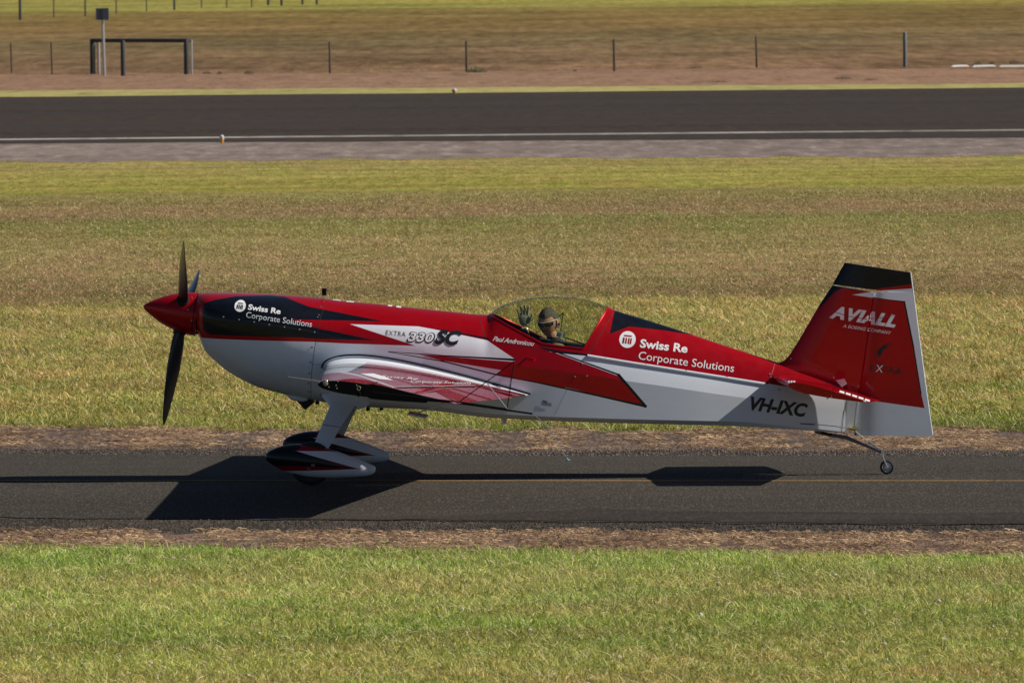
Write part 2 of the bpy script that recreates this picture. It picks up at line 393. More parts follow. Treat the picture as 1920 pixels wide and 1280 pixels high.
G = lambda v: (lambda x: np.full_like(np.asarray(x, float), v))
gv = [(-2500, -75, GZ), (2500, -75, GZ), (2500, 4500, GZ), (-2500, 4500, GZ)]
mk('ground', gv, [(0, 1, 2, 3)], M_TURF, smooth=False, kind='structure')
sheet('verge', E['dirt_near'], E['taxi_near'], 0.004, M_GRAVEL, -14, 14, 700, 6)
sheet('verge', E['grass_near'], E['dirt_near'], 0.004, M_DIRT, -14, 14, 700)
sheet('verge', E['gravel_far'], E['grass_far'], 0.004, M_DIRT2, -14, 14, 500, 6)
sheet('verge', lambda x: E['taxi_far'](x) - 0.05, E['gravel_far'], 0.004, M_GRAVEL, -14, 14, 500, 6)
sheet('taxiway', E['taxi_near'], E['taxi_far'], 0.010, M_ASPH, -14, 14, 400, 40)
M_PATCH = rough_mat('worn asphalt', (0.047, 0.038, 0.032), (0.033, 0.027, 0.024), (0.075, 0.063, 0.053), 30, 0.8, 0.25, 0.008, (0.3, 2.0, 1))
def wear_hi(x):
    w_ = 0.95 * np.clip((np.asarray(x, float) + 1.6) / 2.2, 0, 1) ** 1.3 * (1 + 0.22 * vnoise(x, 31, 0.8) + 0.12 * vnoise(x, 33, 3.0)); return E['taxi_near'](x) + 0.004 + w_
sheet('worn_edge_strip', lambda x: E['taxi_near'](x) + 0.004 + 0.05 * (1 + vnoise(x, 35, 2.0)), wear_hi, 0.0135, M_PATCH, -2.0, 14, 400, 6)
yl = edge(903.4, 903.9)
sheet('centre_line', lambda x: yl(x) - 0.045 + 0.01 * vnoise(x, 2, 9), lambda x: yl(x) + 0.045 + 0.01 * vnoise(x, 7, 11), 0.014, M_YLINE, -14, 14, 500)
sheet('runway_shoulder', E['shoulder_near'], E['run_near'], 0.004, M_SHOUL, -60, 60, 700)
sheet('runway', E['run_near'], E['run_far'], 0.010, M_RUN, -120, 120, 500)
wl = edge(262.8, 245.0)
sheet('runway_line', lambda x: wl(x) - 0.75, lambda x: wl(x) + 0.75, 0.016, M_LINE, -120, 120, 200)
sheet('grass_strip', E['run_far'], E['yellow_far'], 0.006, M_YEL, -120, 120, 300)
sheet('dirt_strip', E['yellow_far'], E['brown_far'], 0.006, M_BROWN, -120, 120, 400)

# ------------------------------------------------------------------ sward: tufts of real blades scattered on the grass areas
def tuft(name, n, h, spread, width, mat, lean=0.5, seg=3, seed=0):
    r = random.Random(seed); V = []; Fc = []
    for _ in range(n):
        a = r.uniform(0, 2 * math.pi); rr = spread * math.sqrt(r.random()); x, y = rr * math.cos(a), rr * math.sin(a)
        b = r.uniform(0, 2 * math.pi); hh = h * r.uniform(0.55, 1.15); ln = lean * r.uniform(0.3, 1.4) * hh
        wd = width * r.uniform(0.7, 1.2); c = b + math.pi / 2 + r.uniform(-0.6, 0.6)
        base = len(V)
        for s in range(seg + 1):
            t = s / seg; px = x + math.cos(b) * ln * t * t; py = y + math.sin(b) * ln * t * t; pz = hh * (t - 0.25 * t * t * min(1, ln / hh))
            ww = wd * (1 - t) ** 0.6 / 2 if s < seg else 0.0
            if s < seg:
                V.append((px - math.cos(c) * ww, py - math.sin(c) * ww, pz)); V.append((px + math.cos(c) * ww, py + math.sin(c) * ww, pz))
            else: V.append((px, py, pz))
        for s in range(seg - 1):
            k = base + 2 * s; Fc.append((k, k + 1, k + 3, k + 2))
        k = base + 2 * (seg - 1); Fc.append((k, k + 1, k + 2))
    me = bpy.data.meshes.new(name); me.from_pydata(V, [], Fc); me.materials.append(mat)
    return bpy.data.objects.new(name, me)
def pebble(name, mat, seed):
    bm = bmesh.new(); bmesh.ops.create_icosphere(bm, subdivisions=1, radius=1.0); r = random.Random(seed)
    for v in bm.verts: v.co *= r.uniform(0.7, 1.25); v.co.z *= 0.6
    me = bpy.data.meshes.new(name); bm.to_mesh(me); bm.free(); me.materials.append(mat)
    return bpy.data.objects.new(name, me)
def straw(name, mat, n, seed):
    r = random.Random(seed); V = []; Fc = []
    for _ in range(n):
        x, y = r.uniform(-.12, .12), r.uniform(-.06, .06); a = r.gauss(0, 0.55); l = r.uniform(0.03, 0.10); wd = r.uniform(0.0015, 0.0035); z0 = r.uniform(0.001, 0.012); z1 = r.uniform(0.001, 0.03)
        dx, dy = math.cos(a) * l, math.sin(a) * l; k = len(V)
        V += [(x, y, z0), (x, y + wd * 1.5, z0 + wd), (x + dx / 2, y + dy / 2 + wd * 1.5, max(z0, z1) + 0.006 + wd), (x + dx / 2, y + dy / 2, max(z0, z1) + 0.006), (x + dx, y + dy + wd, z1 + wd), (x + dx, y + dy, z1)]
        Fc += [(k, k + 3, k + 2, k + 1), (k + 3, k + 5, k + 4, k + 2)]
    me = bpy.data.meshes.new(name); me.from_pydata(V, [], Fc); me.materials.append(mat)
    return bpy.data.objects.new(name, me)
def scatter(name, lo, hi, x0, x1, n, rows, z, protos, density, smin, smax, tilt=0.0, seed=0, rot=math.pi * 2, cut=None, label=None, cat=None):
    coll = bpy.data.collections.new(name + '_kinds')
    for p in protos: coll.objects.link(p)
    o = sheet(name, lo, hi, z, None, x0, x1, n, rows); o['kind'] = 'stuff'
    if label: o['label'] = label
    if cat: o['category'] = cat
    g = bpy.data.node_groups.new(name + '_scatter', 'GeometryNodeTree')
    g.interface.new_socket('Geometry', in_out='INPUT', socket_type='NodeSocketGeometry'); g.interface.new_socket('Geometry', in_out='OUTPUT', socket_type='NodeSocketGeometry')
    gi = g.nodes.new('NodeGroupInput'); go = g.nodes.new('NodeGroupOutput')
    d = g.nodes.new('GeometryNodeDistributePointsOnFaces'); d.inputs['Density'].default_value = density; d.inputs['Seed'].default_value = seed
    if cut is not None:      # patchy cover
        nz = g.nodes.new('ShaderNodeTexNoise'); nz.inputs['Scale'].default_value = cut[0]; ps = g.nodes.new('GeometryNodeInputPosition')
        g.links.new(ps.outputs[0], nz.inputs['Vector'])
        mr = g.nodes.new('ShaderNodeMapRange'); g.links.new(nz.outputs[0], mr.inputs[0])
        mr.inputs[1].default_value = cut[1]; mr.inputs[2].default_value = cut[2]; mr.inputs[3].default_value = 0; mr.inputs[4].default_value = density
        g.links.new(mr.outputs[0], d.inputs['Density'])
    ci = g.nodes.new('GeometryNodeCollectionInfo'); ci.inputs['Collection'].default_value = coll
    ci.inputs['Separate Children'].default_value = True; ci.inputs['Reset Children'].default_value = True
    ins = g.nodes.new('GeometryNodeInstanceOnPoints'); ins.inputs['Pick Instance'].default_value = True
    def rv(dt, a, b, sd):
        q = g.nodes.new('FunctionNodeRandomValue'); q.data_type = dt; q.inputs['Seed'].default_value = sd
        if dt == 'FLOAT_VECTOR': q.inputs[0].default_value = a; q.inputs[1].default_value = b; return q.outputs[0]
        if dt == 'INT': q.inputs[4].default_value = a; q.inputs[5].default_value = b; return q.outputs[2]
        q.inputs[2].default_value = a; q.inputs[3].default_value = b; return q.outputs[1]
    g.links.new(gi.outputs[0], d.inputs['Mesh']); g.links.new(d.outputs['Points'], ins.inputs['Points']); g.links.new(ci.outputs[0], ins.inputs['Instance'])
    g.links.new(rv('INT', 0, len(protos) - 1, seed + 1), ins.inputs['Instance Index'])
    g.links.new(rv('FLOAT_VECTOR', (-tilt, -tilt, -rot / 2), (tilt, tilt, rot / 2), seed + 2), ins.inputs['Rotation'])
    g.links.new(rv('FLOAT', smin, smax, seed + 3), ins.inputs['Scale']); g.links.new(ins.outputs[0], go.inputs[0])
    md = o.modifiers.new('scatter', 'NODES'); md.node_group = g
    return o
M_BLADE = blade_mat('grass blades'); M_STRAW = blade_mat('straw', True)
M_PEB = simple('pebbles', (0.065, 0.053, 0.043), 0.9, vary=0.6, scale=3.0)
def tufts(h, w, n, sp, s0): return [tuft('tuft', n, h, sp, w, M_BLADE, 1.5, 3, s0 + k) for k in range(6)]
near_hi = E['grass_near']
scatter('grass', G(-19.0), near_hi, -7.5, 7.5, 260, 1, 0.0, tufts(0.036, 0.0050, 18, 0.06, 1), 520, 0.5, 1.6, 0.6, 3, label='short green and straw coloured grass in the foreground below the taxiway', cat='grass')
scatter('grass_edge', lambda x: near_hi(x) - 0.25, lambda x: near_hi(x) + 0.03, -7.5, 7.5, 260, 1, 0.0, tufts(0.052, 0.0050, 14, 0.05, 11), 260, 0.6, 1.3, 0.45, 4, label='longer fringe of grass along the near dirt verge', cat='grass')
scatter('grass_edge', lambda x: E['grass_far'](x) - 0.12, lambda x: E['grass_far'](x) + 1.3, -9, 9, 260, 1, 0.0, tufts(0.075, 0.0065, 14, 0.07, 21), 150, 0.5, 1.5, 0.45, 5, label='longer green fringe of grass behind the far dirt verge', cat='grass')
scatter('grass', lambda x: E['grass_far'](x) + 0.6, G(32.0), -12, 12, 120, 2, 0.0, tufts(0.050, 0.0085, 16, 0.10, 31), 125, 0.6, 1.5, 0.5, 6, label='yellow green grass behind the aeroplane up to the mown border', cat='grass')
scatter('grass', G(32.0), G(72.0), -17, 17, 60, 3, 0.0, tufts(0.028, 0.011, 14, 0.20, 41), 40, 0.5, 1.4, 0.6, 7, label='brownish grass of the middle field in front of the runway', cat='grass')
straws = [straw('straw_bits', M_STRAW, 16, k) for k in range(5)]
scatter('straw', E['grass_near'], lambda x: E['dirt_near'](x) + 0.05, -7.5, 7.5, 260, 1, 0.006, straws, 190, 0.6, 1.3, 0.05, 8, 1.2, cut=(2.2, 0.40, 0.68), label='dry straw lying on the near dirt verge', cat='straw')
scatter('straw', E['gravel_far'], lambda x: E['grass_far'](x) + 0.1, -9, 9, 260, 1, 0.006, [straw('straw_bits', M_STRAW, 16, 20 + k) for k in range(5)], 150, 0.6, 1.3, 0.05, 9, 1.2, cut=(1.8, 0.46, 0.70), label='dry straw lying on the far dirt verge', cat='straw')
pbs = [pebble('pebble', M_PEB, k) for k in range(4)]
scatter('pebbles', lambda x: E['dirt_near'](x) - 0.08, lambda x: E['taxi_near'](x) + 0.06, -7.5, 7.5, 200, 1, 0.004, pbs, 300, 0.005, 0.013, 0.5, 12, label='dark loose gravel along the near taxiway edge', cat='gravel')
scatter('pebbles', lambda x: E['taxi_far'](x) - 0.01, lambda x: E['gravel_far'](x) + 0.35, -9, 9, 200, 1, 0.004, [pebble('pebble', simple('pale pebbles', (0.15, 0.12, 0.10), 0.9, vary=0.6, scale=3.0), 9 + k) for k in range(4)], 240, 0.005, 0.014, 0.5, 13, label='pale loose gravel along the far taxiway edge', cat='gravel')

M_LITT = simple('dry leaf litter', (0.52, 0.45, 0.36), 0.8, vary=0.4, scale=2.0)
scatter('leaf_litter', G(-19.0), near_hi, -7.5, 7.5, 60, 1, 0.035, [pebble('leaf', M_LITT, 40 + k) for k in range(3)], 1.6, 0.007, 0.022, 0.6, 22, label='pale dry leaf bits lying in the foreground grass', cat='leaf litter')
# dry tussocks on the near verge
for i, (px, py, s, lb) in enumerate(((1059, 1019, 1.0, 'larger dry straw tussock on the near dirt verge below the fuselage'), (1219, 1017, 0.8, 'smaller dry straw tussock, the one nearer the tail on the near verge'))):
    p = ground(px, py + 4); t_ = tuft('dry_tussock', 46, 0.10 * s, 0.05 * s, 0.005, M_STRAW, 1.1, 3, 77 + i); COL.objects.link(t_); t_.location = p
    tag(t_, lb, 'tussock')

# ------------------------------------------------------------------ far things beyond the runway
M_WOOD = simple('weathered timber', (0.10, 0.075, 0.055), 0.9, vary=0.4, scale=3)
M_DARKW = simple('dark timber', (0.045, 0.050, 0.052), 0.85, vary=0.3, scale=3)
M_GALV = simple('galvanised steel', (0.42, 0.42, 0.43), 0.5, 0.6, vary=0.15)
M_WIRE = simple('fence wire', (0.22, 0.21, 0.20), 0.6, 0.7)
M_BUSH = simple('shrub leaves', (0.05, 0.065, 0.02), 0.8, vary=0.5, scale=6)
M_CLOD = simple('brown tufts', (0.09, 0.062, 0.042), 0.95, vary=0.5, scale=4)
def hgt(px, py, ytop):
    """height of something standing at ground pixel (px,py) whose top shows at row ytop"""
    g = ground(px, py); d = ray(px, ytop); t = (g.y - CAM.y) / d.y; return (CAM + d * t).z
def post_mesh(h, r, n=6):
    m = MB(); m.tube([(0, 0, -0.1), (0, 0, h * 0.97), (0, 0, h)], r, n, rs=[r, r * 0.95, r * 0.7]); return m
fence = empty('wire_fence', ground(960, 132), 0, 'low wire fence with thin brown pickets beyond the runway', 'fence'); fo = fence.location.copy()
tops = []
for px, yt, yb, r, mt in ((22, 77, 137, 0.035, M_WOOD), (98, 76, 140, 0.035, M_WOOD), (619, 75, 138, 0.045, M_WOOD), (875, 73, 135, 0.05, M_WOOD), (1152, 70, 134, 0.05, M_WOOD), (1419, 65, 127, 0.042, M_WOOD), (-180, 79, 141, 0.04, M_WOOD), (2010, 56, 122, 0.04, M_WOOD)):
    g_ = ground(px, yb); h = hgt(px, yb, yt); o = post_mesh(h, r).build('post', mt, fence); o.location = g_ - fo; o.rotation_euler = (R(random.uniform(-1, 1)), R(random.uniform(-1.2, 1.2)), 0); tops.append((px, g_, h))
tops.sort(key=lambda q: q[0])
for fr in (0.3, 0.6, 0.9):
    wb = MB(); wb.tube([g_ + Vector((0, 0, h * fr)) - fo for _, g_, h in tops], 0.002, 4); wb.build('wire', M_WIRE, fence)
g_ = ground(1697, 126); h = hgt(1697, 126, 57)
o = post_mesh(h, 0.075, 10).build('strainer_post', simple('grey painted post', (0.13, 0.14, 0.15), 0.7, vary=0.3)); o.location = g_; tag(o, 'thick grey strainer post standing alone at the right end of the fence', 'post')
# H-shaped strainer assembly at the left
ga = ground(174, 139); gb = ground(350, 140); gm = ground(231, 143); h = hgt(260, 140, 70)
st = empty('fence_brace', ga, 0, 'dark timber rail frame on three posts at the left of the fence', 'fence frame')
for g2, nm, hh in ((ga, 'post', h), (gb, 'post', h), (gm, 'post', h)):
    o = post_mesh(hh, 0.10 if g2 is not gm else 0.09, 10).build(nm, M_DARKW, st); o.location = g2 - ga
a = Vector((-0.04, 0, h - 0.06)); b_ = (gb - ga) + Vector((0.12, 0, h - 0.06))
MB().tube([a, b_], 0.075, 8).build('rail', M_DARKW, st)
o = post_mesh(h * 0.9, 0.05, 8).build('post', simple('pale post', (0.33, 0.31, 0.29), 0.8), st); o.location = Vector((0.24, -0.05, 0))
o = post_mesh(h * 0.97, 0.035, 8).build('post', M_GALV, st); o.location = (gb - ga) + Vector((0.2, 0.0, 0))
# sign on a pole
g_ = ground(196, 143); h = hgt(196, 143, 12)
sg = empty('signpost', g_, 0, 'square grey sign on a tall thin metal pole by the timber frame', 'sign')
MB().tube([(0, 0, 0), (-0.05, 0, h)], 0.055, 8).build('pole', M_GALV, sg)
sw = 24 / F_PX * (g_.y + 60); sh = 22 / F_PX * (g_.y + 60)
MB().box((-0.05, -0.07, h - sh / 2), (sw, 0.03, sh)).build('sign_panel', simple('sign back', (0.075, 0.10, 0.16), 0.6, 0.2, vary=0.12, scale=3), sg)
MB().box((-0.05, -0.09, h - sh / 2), (0.05, 0.012, sh)).build('bracket', M_DARKW, sg)
# farther fence, upper left
ff = empty('wire_fence', ground(300, 25), 0, 'farther fence of thin posts crossing the field at the top left', 'fence'); fo = ff.location.copy(); tops = []
for px, yb, r, mt in ((38, 38, 0.10, M_DARKW), (101, 33, 0.05, M_WOOD), (160, 31, 0.06, M_DARKW), (218, 26, 0.05, M_WOOD), (275, 22, 0.05, M_WOOD), (327, 19, 0.09, M_DARKW), (378, 16, 0.05, M_WOOD), (425, 15, 0.05, M_WOOD), (472, 14, 0.05, M_WOOD), (503, 10, 0.11, M_DARKW), (528, 11, 0.11, M_DARKW), (567, 9, 0.10, M_DARKW), (594, 9, 0.10, M_DARKW), (-30, 41, 0.05, M_WOOD)):
    g2 = ground(px, yb); o = post_mesh(2.1 if r > 0.08 else 1.9, r).build('post', mt, ff); o.location = g2 - fo; tops.append((px, g2))
tops.sort(key=lambda q: q[0])
for hh in (0.5, 1.0, 1.5):
    wb = MB(); wb.tube([g2 + Vector((0, 0, hh)) - fo for _, g2 in tops], 0.002, 4); wb.build('wire', M_WIRE, ff)
# low shrub and brown tufts along the fence
def bush(name, p, w_, h_, mat, n=260, seed=0):
    r = random.Random(seed); V = []; Fc = []
    for _ in range(n):
        a = r.uniform(0, 2 * math.pi); q = math.sqrt(r.random()); x = math.cos(a) * q * w_ / 2; y = math.sin(a) * q * w_ / 3; z = r.random() ** 1.3 * h_ * (1 - 0.7 * q * q)
        d = Vector((r.gauss(0, 1), r.gauss(0, 1), r.gauss(0.4, 1))).normalized(); u = d.orthogonal().normalized(); s = h_ * r.uniform(0.10, 0.22); c = Vector((x, y, z)); k = len(V)
        V += [c - u * s * .4, c + u * s * .4, c + d * s]; Fc.append((k, k + 1, k + 2))
    n0 = len(V); V.append(Vector((0, 0, h_ * 0.42)))
    for k in range(10): a = 2 * math.pi * k / 10; V.append(Vector((math.cos(a) * w_ * 0.42 * r.uniform(.8, 1.1), math.sin(a) * w_ * 0.26, 0)))
    for k in range(10): Fc.append((n0, n0 + 1 + k, n0 + 1 + (k + 1) % 10))
    o = mk(name, V, Fc, mat, smooth=False); o.location = p; return o
pm = lambda px, py: (ground(px, py).y + 60) / F_PX
s = pm(892, 135); o = bush('shrub', ground(893, 136), 40 * s, 12 * s, M_BUSH, 500, 3); tag(o, 'low dark green shrub at the foot of a fence picket', 'shrub')
for i, (px, py, w_, h_, lb) in enumerate(((1548 + 285, 123, 18, 9, 'left brown clump behind the white runway markers'), (1860, 121, 9, 6, 'smallest brown clump, the middle one of three by the markers'), (1901, 120, 18, 9, 'brown clump nearest the right edge of the field'),
        (388, 139, 16, 7, 'brown clump just right of the timber frame'), (412, 139, 10, 6, 'small brown clump in the row right of the timber frame'), (467, 139, 18, 8, 'dark clump farthest right in the row past the timber frame'), (1078, 134, 8, 5, 'tiny dark clump on the fence line left of a picket'), (1306, 128, 22, 6, 'flat brown clump on the fence line right of centre'),
        (1580, 149, 34, 9, 'wide dark clump growing on the brown earth strip at the right'), (1350, 155, 50, 7, 'long low dark clump along the near side of the brown strip'), (1632, 151, 30, 6, 'low dark clump on the brown strip, right of the wide one'))):
    s = pm(px, py); o = bush('dry_clump', ground(px, py), w_ * s, h_ * s, M_CLOD, 260, 10 + i); tag(o, lb, 'clump')
# white and orange ground markers
M_WM = simple('white marker', (0.55, 0.53, 0.50), 0.6); M_OR = simple('orange glass', (0.85, 0.30, 0.02), 0.3)
for px, py, wd, ht, lb in ((416, 268, 9, 15, 'white and orange edge light on the near side of the runway'), (852, 176, 9, 10, 'white and orange edge light on the far side of the runway')):
    s = pm(px, py); p = ground(px, py); q = empty('runway_edge_light', p, 0, lb, 'runway light'); hh = ht * s
    MB().tube([(0, 0, 0), (0, 0, hh * .42)], wd * s * .3, 10, rs=[wd * s * .30, wd * s * .44]).build('base', M_OR, q)
    MB().tube([(0, 0, hh * .42), (0, 0, hh * .5), (0, 0, hh * .85), (0, 0, hh)], 1, 12, rs=[wd * s * .42, wd * s * .5, wd * s * .45, wd * s * .2]).build('cap', M_WM, q)
for i, (x0_, x1_, lb) in enumerate(((1783, 1818, 'orange tipped white marker board lying at the left end of the row'), (1822, 1868, 'middle white marker board lying on the brown strip'), (1872, 1960, 'white marker board running out of the picture at the right'))):
    a = ground(x0_, 130); b_ = ground(x1_, 129); s = pm(1850, 129); m = MB(); hh = 0.07
    V = [(a.x, a.y - .35, 0.01), (b_.x, b_.y - .35, 0.01), (b_.x, b_.y + .35, 0.01), (a.x, a.y + .35, 0.01), (a.x + .1, a.y, hh), (b_.x - .1, b_.y, hh)]
    o = mk('marker_board', [Vector(v) - Vector(a) for v in V], [(0, 1, 5, 4), (2, 3, 4, 5), (0, 4, 3), (1, 2, 5)], M_WM, smooth=False); o.location = a; tag(o, lb, 'marker', 'white marker boards on the brown strip')
    if i == 0: MB().box((0.62, -0.2, 0.05), (0.22, 0.3, 0.03)).build('orange_band', M_OR, o)
# dark tyre marks on the runway
M_SKID = simple('rubber mark', (0.02, 0.018, 0.018), 0.9, vary=0.3)
# ================================================================== the aeroplane
AC = empty('aeroplane', ROOT + Vector((0, 0, 0.012)), -YAW, 'red white and black aerobatic aeroplane taxiing nose left with one pilot waving', 'aeroplane')
# stations: photo x, top row, bottom row, widest-level row, half width, chine angle, bottom squareness, top squareness
ST = np.array([
    (374, 553.5, 634, 592, 0.235, 0, 2.1, 2.1), (378, 552.2, 645, 594, 0.275, 0, 2.1, 2.2), (385, 551.3, 661, 597, 0.325, 0, 2.1, 2.3), (395, 551.0, 672, 600, 0.365, 0, 2.1, 2.5),
    (406, 551.0, 682, 603, 0.390, 0, 2.1, 2.6), (425, 551.2, 698, 606, 0.415, 0, 2.1, 2.7), (450, 551.8, 713, 610, 0.430, 0, 2.1, 2.7), (480, 553, 727.5, 613, 0.435, 0, 2.15, 2.6),
    (532, 555.5, 742, 618, 0.425, 0, 2.2, 2.4), (570, 558.5, 750, 622, 0.405, 0, 2.4, 2.2), (610, 562.5, 757, 630, 0.385, 0, 2.6, 2.05), (650, 567, 763, 640, 0.375, 0, 2.9, 2.0),
    (700, 571.5, 766, 648, 0.370, 0, 3.2, 2.0), (780, 580, 769, 660, 0.368, 2, 3.8, 2.0), (850, 587, 775, 670, 0.366, 5, 4.5, 2.0), (900, 592, 780, 678, 0.364, 8, 5.5, 2.0),
    (915, 592.5, 781.5, 680, 0.364, 14, 6, 2.0), (930, 581.5, 782.5, 682, 0.364, 15, 6, 2.0), (960, 568.5, 784, 686, 0.364, 16, 7, 2.0), (1000, 560.7, 786, 692, 0.362, 16, 7, 2.0),
    (1040, 558.3, 788, 697, 0.358, 16, 7, 1.97), (1080, 560.8, 789.5, 702, 0.350, 18, 7, 1.92), (1110, 567.2, 790.5, 706, 0.342, 20, 7, 1.88), (1138, 577.2, 791.5, 710, 0.333, 23, 7, 1.82),
    (1152, 583.5, 792, 712.5, 0.328, 25, 7, 1.86), (1200, 598.5, 793.5, 720, 0.310, 27, 7, 1.84), (1250, 614, 795, 727, 0.288, 28, 7, 1.8), (1300, 630.5, 796.5, 734.5, 0.262, 28, 7, 1.8),
    (1350, 647.3, 798, 742, 0.230, 27, 7, 1.8), (1400, 663.3, 800.5, 749, 0.195, 23, 7, 1.85), (1450, 679.3, 804, 757, 0.158, 14, 6, 1.85), (1500, 694, 807.5, 762, 0.118, 5, 5, 2.0),
    (1550, 708, 811.5, 767, 0.078, 0, 4, 2.0), (1583, 716, 814.5, 770, 0.050, 0, 4, 2.0)], float)
def st(q, k): return curve_interp(ST[:, 0], ST[:, k], q)
def wf(px): return float(np.interp(px, ST[:, 0], ST[:, 4]))
def LN(px, py, f=0.985):
    """near-side skin point -> local (x,z)"""
    return L(px, py, -wf(px) * f)
def pts(*a): return [LN(x, y) for x, y in a]
def fin_pts(*a): return [L(x, y, -0.035) for x, y in a]
def stroke(a, b, w_=2.4, w2=None):
    a = Vector(LN(*a)); b = Vector(LN(*b)); s = 0.00447; n = (b - a).normalized(); n = Vector((-n.y, n.x)); w2 = w_ if w2 is None else w2
    e = (b - a).normalized() * 0.002
    return [tuple(a - e + n * w_ * s / 2), tuple(b + e + n * w2 * s / 2), tuple(b + e - n * w2 * s / 2), tuple(a - e - n * w_ * s / 2)]
# ---- livery of the fuselage side
lay = []
chain = [(360, 634.5), (590, 643.5), (650, 646.5), (780, 651), (1040, 662.5), (1101, 668.5), (1180, 681.5), (1436, 721.5), (1600, 747), (1760, 772)]
for a, b in zip(chain, chain[1:]):
    lay.append((pts(a, b, (b[0], 900), (a[0], 900)), WHITE))
lay.append((pts((607, 609), (788, 615.5), (817, 621.5), (911, 638.5), (969, 676), (900, 690), (780, 651)), WHITE))
for a, b, w1, w2 in (((815, 620), (911, 637.5), 1.0, 3.6), ((911, 637.5), (985, 684), 3.8, 3.8), ((728, 661.5), (828, 669), 1.0, 2.2), ((828, 669), (990, 678.5), 2.2, 4.5),
                     ((728, 662), (830, 679.6), 1, 2.4), ((830, 679.6), (930, 704.6), 2.4, 2.8), ((930, 704.6), (1008, 719.4), 2.8, 3), ((1008, 719.4), (1120, 743.6), 3, 3.6), ((1120, 743.6), (1211, 764), 3.6, 5),
                     ((1159, 704.5), (1211.5, 765.5), 5.5, 5.5), ((1038, 661), (1160, 705), 2.2, 3.4), ((1010, 653.8), (1040, 661.5), 1.5, 6), ((1040, 661.5), (1101, 668.5), 5.5, 3.5), ((1101, 668.5), (1180, 681.5), 3, 2.6), ((1180, 681.5), (1440, 721.5), 2.6, 2.6),
                     ((767, 745.5), (850, 757), 2, 3), ((850, 757), (998, 778), 3, 3.6)):
    lay.append((stroke(a, b, w1, w2), BLACK))
lay.append((pts((728, 662), (828, 670), (967.5, 678), (990, 690), (930, 703.5), (830, 678.5)), RED))
lay.append((pts((911, 640), (1040, 664), (1040, 724.2), (969, 678)), RED))
lay.append((pts((930, 703.5), (967.5, 678), (1041, 700), (1041, 724.6)), RED))
lay.append((pts((1040, 664), (1157, 706.5), (1205, 761), (1120, 742), (1040, 724.3)), RED))
lay.append((pts((1008, 717.6), (1040, 700), (1060, 729.6)), RED))
lay.append((pts((380, 600), (383, 571), (400, 565.5), (437, 560), (496, 559.3), (546, 563.5), (579, 579.5), (592, 584), (592, 636), (394, 629.6), (382, 622)), BLACK))
lay.append((pts((575, 578.6), (718.5, 606), (560, 602)), BLACK)); lay.append((pts((572, 613), (580, 614.5), (704, 641), (580, 637), (570, 636)), BLACK))
lay.append((pts((548, 601.5), (612, 603.2), (612, 622.2), (580, 614)), RED))
yT = -0.16
def tp(*a): return [L(x, y, yT) for x, y in a]
lay.append((tp((1160, 540), (1152, 583.5), (1124, 635.5), (1180, 614.5), (1180, 540)), BLACK))
lay.append((tp((1179.5, 540), (1179.5, 614.7), (1246, 623.2), (1246, 540)), BLACK)); lay.append((tp((1245.5, 540), (1245.5, 623.2), (1312, 634.5), (1320, 600)), BLACK))
M_BODY = paint('fuselage paint', RED, lay)
M_REDP = paint('plain red paint', RED, [])
M_WHP = paint('plain white paint', WHITE, [])
M_BLK = simple('black paint', (0.006, 0.006, 0.007), 0.5, coat=0.0, spec=0.12, vary=0.2)
M_SEAM_SHADOW = simple('seam shadow', (0.012, 0.01, 0.012), 0.8)
M_STEEL = simple('bright steel', (0.62, 0.60, 0.58), 0.28, 0.9)
M_ALU = simple('grey spring steel', (0.20, 0.22, 0.26), 0.4, 0.7)
M_DARK = simple('cockpit black', (0.008, 0.009, 0.011), 0.7)
M_RUB = simple('rubber', (0.016, 0.015, 0.015), 0.8, vary=0.3)
M_LET = simple('white lettering', (0.78, 0.79, 0.82), 0.4, vary=0.02); M_LETB = simple('black lettering', (0.008, 0.008, 0.01), 0.4, vary=0.05); M_LETG = simple('grey lettering', (0.09, 0.09, 0.10), 0.4)
M_LETR = simple('red print', (0.30, 0.004, 0.010), 0.35)

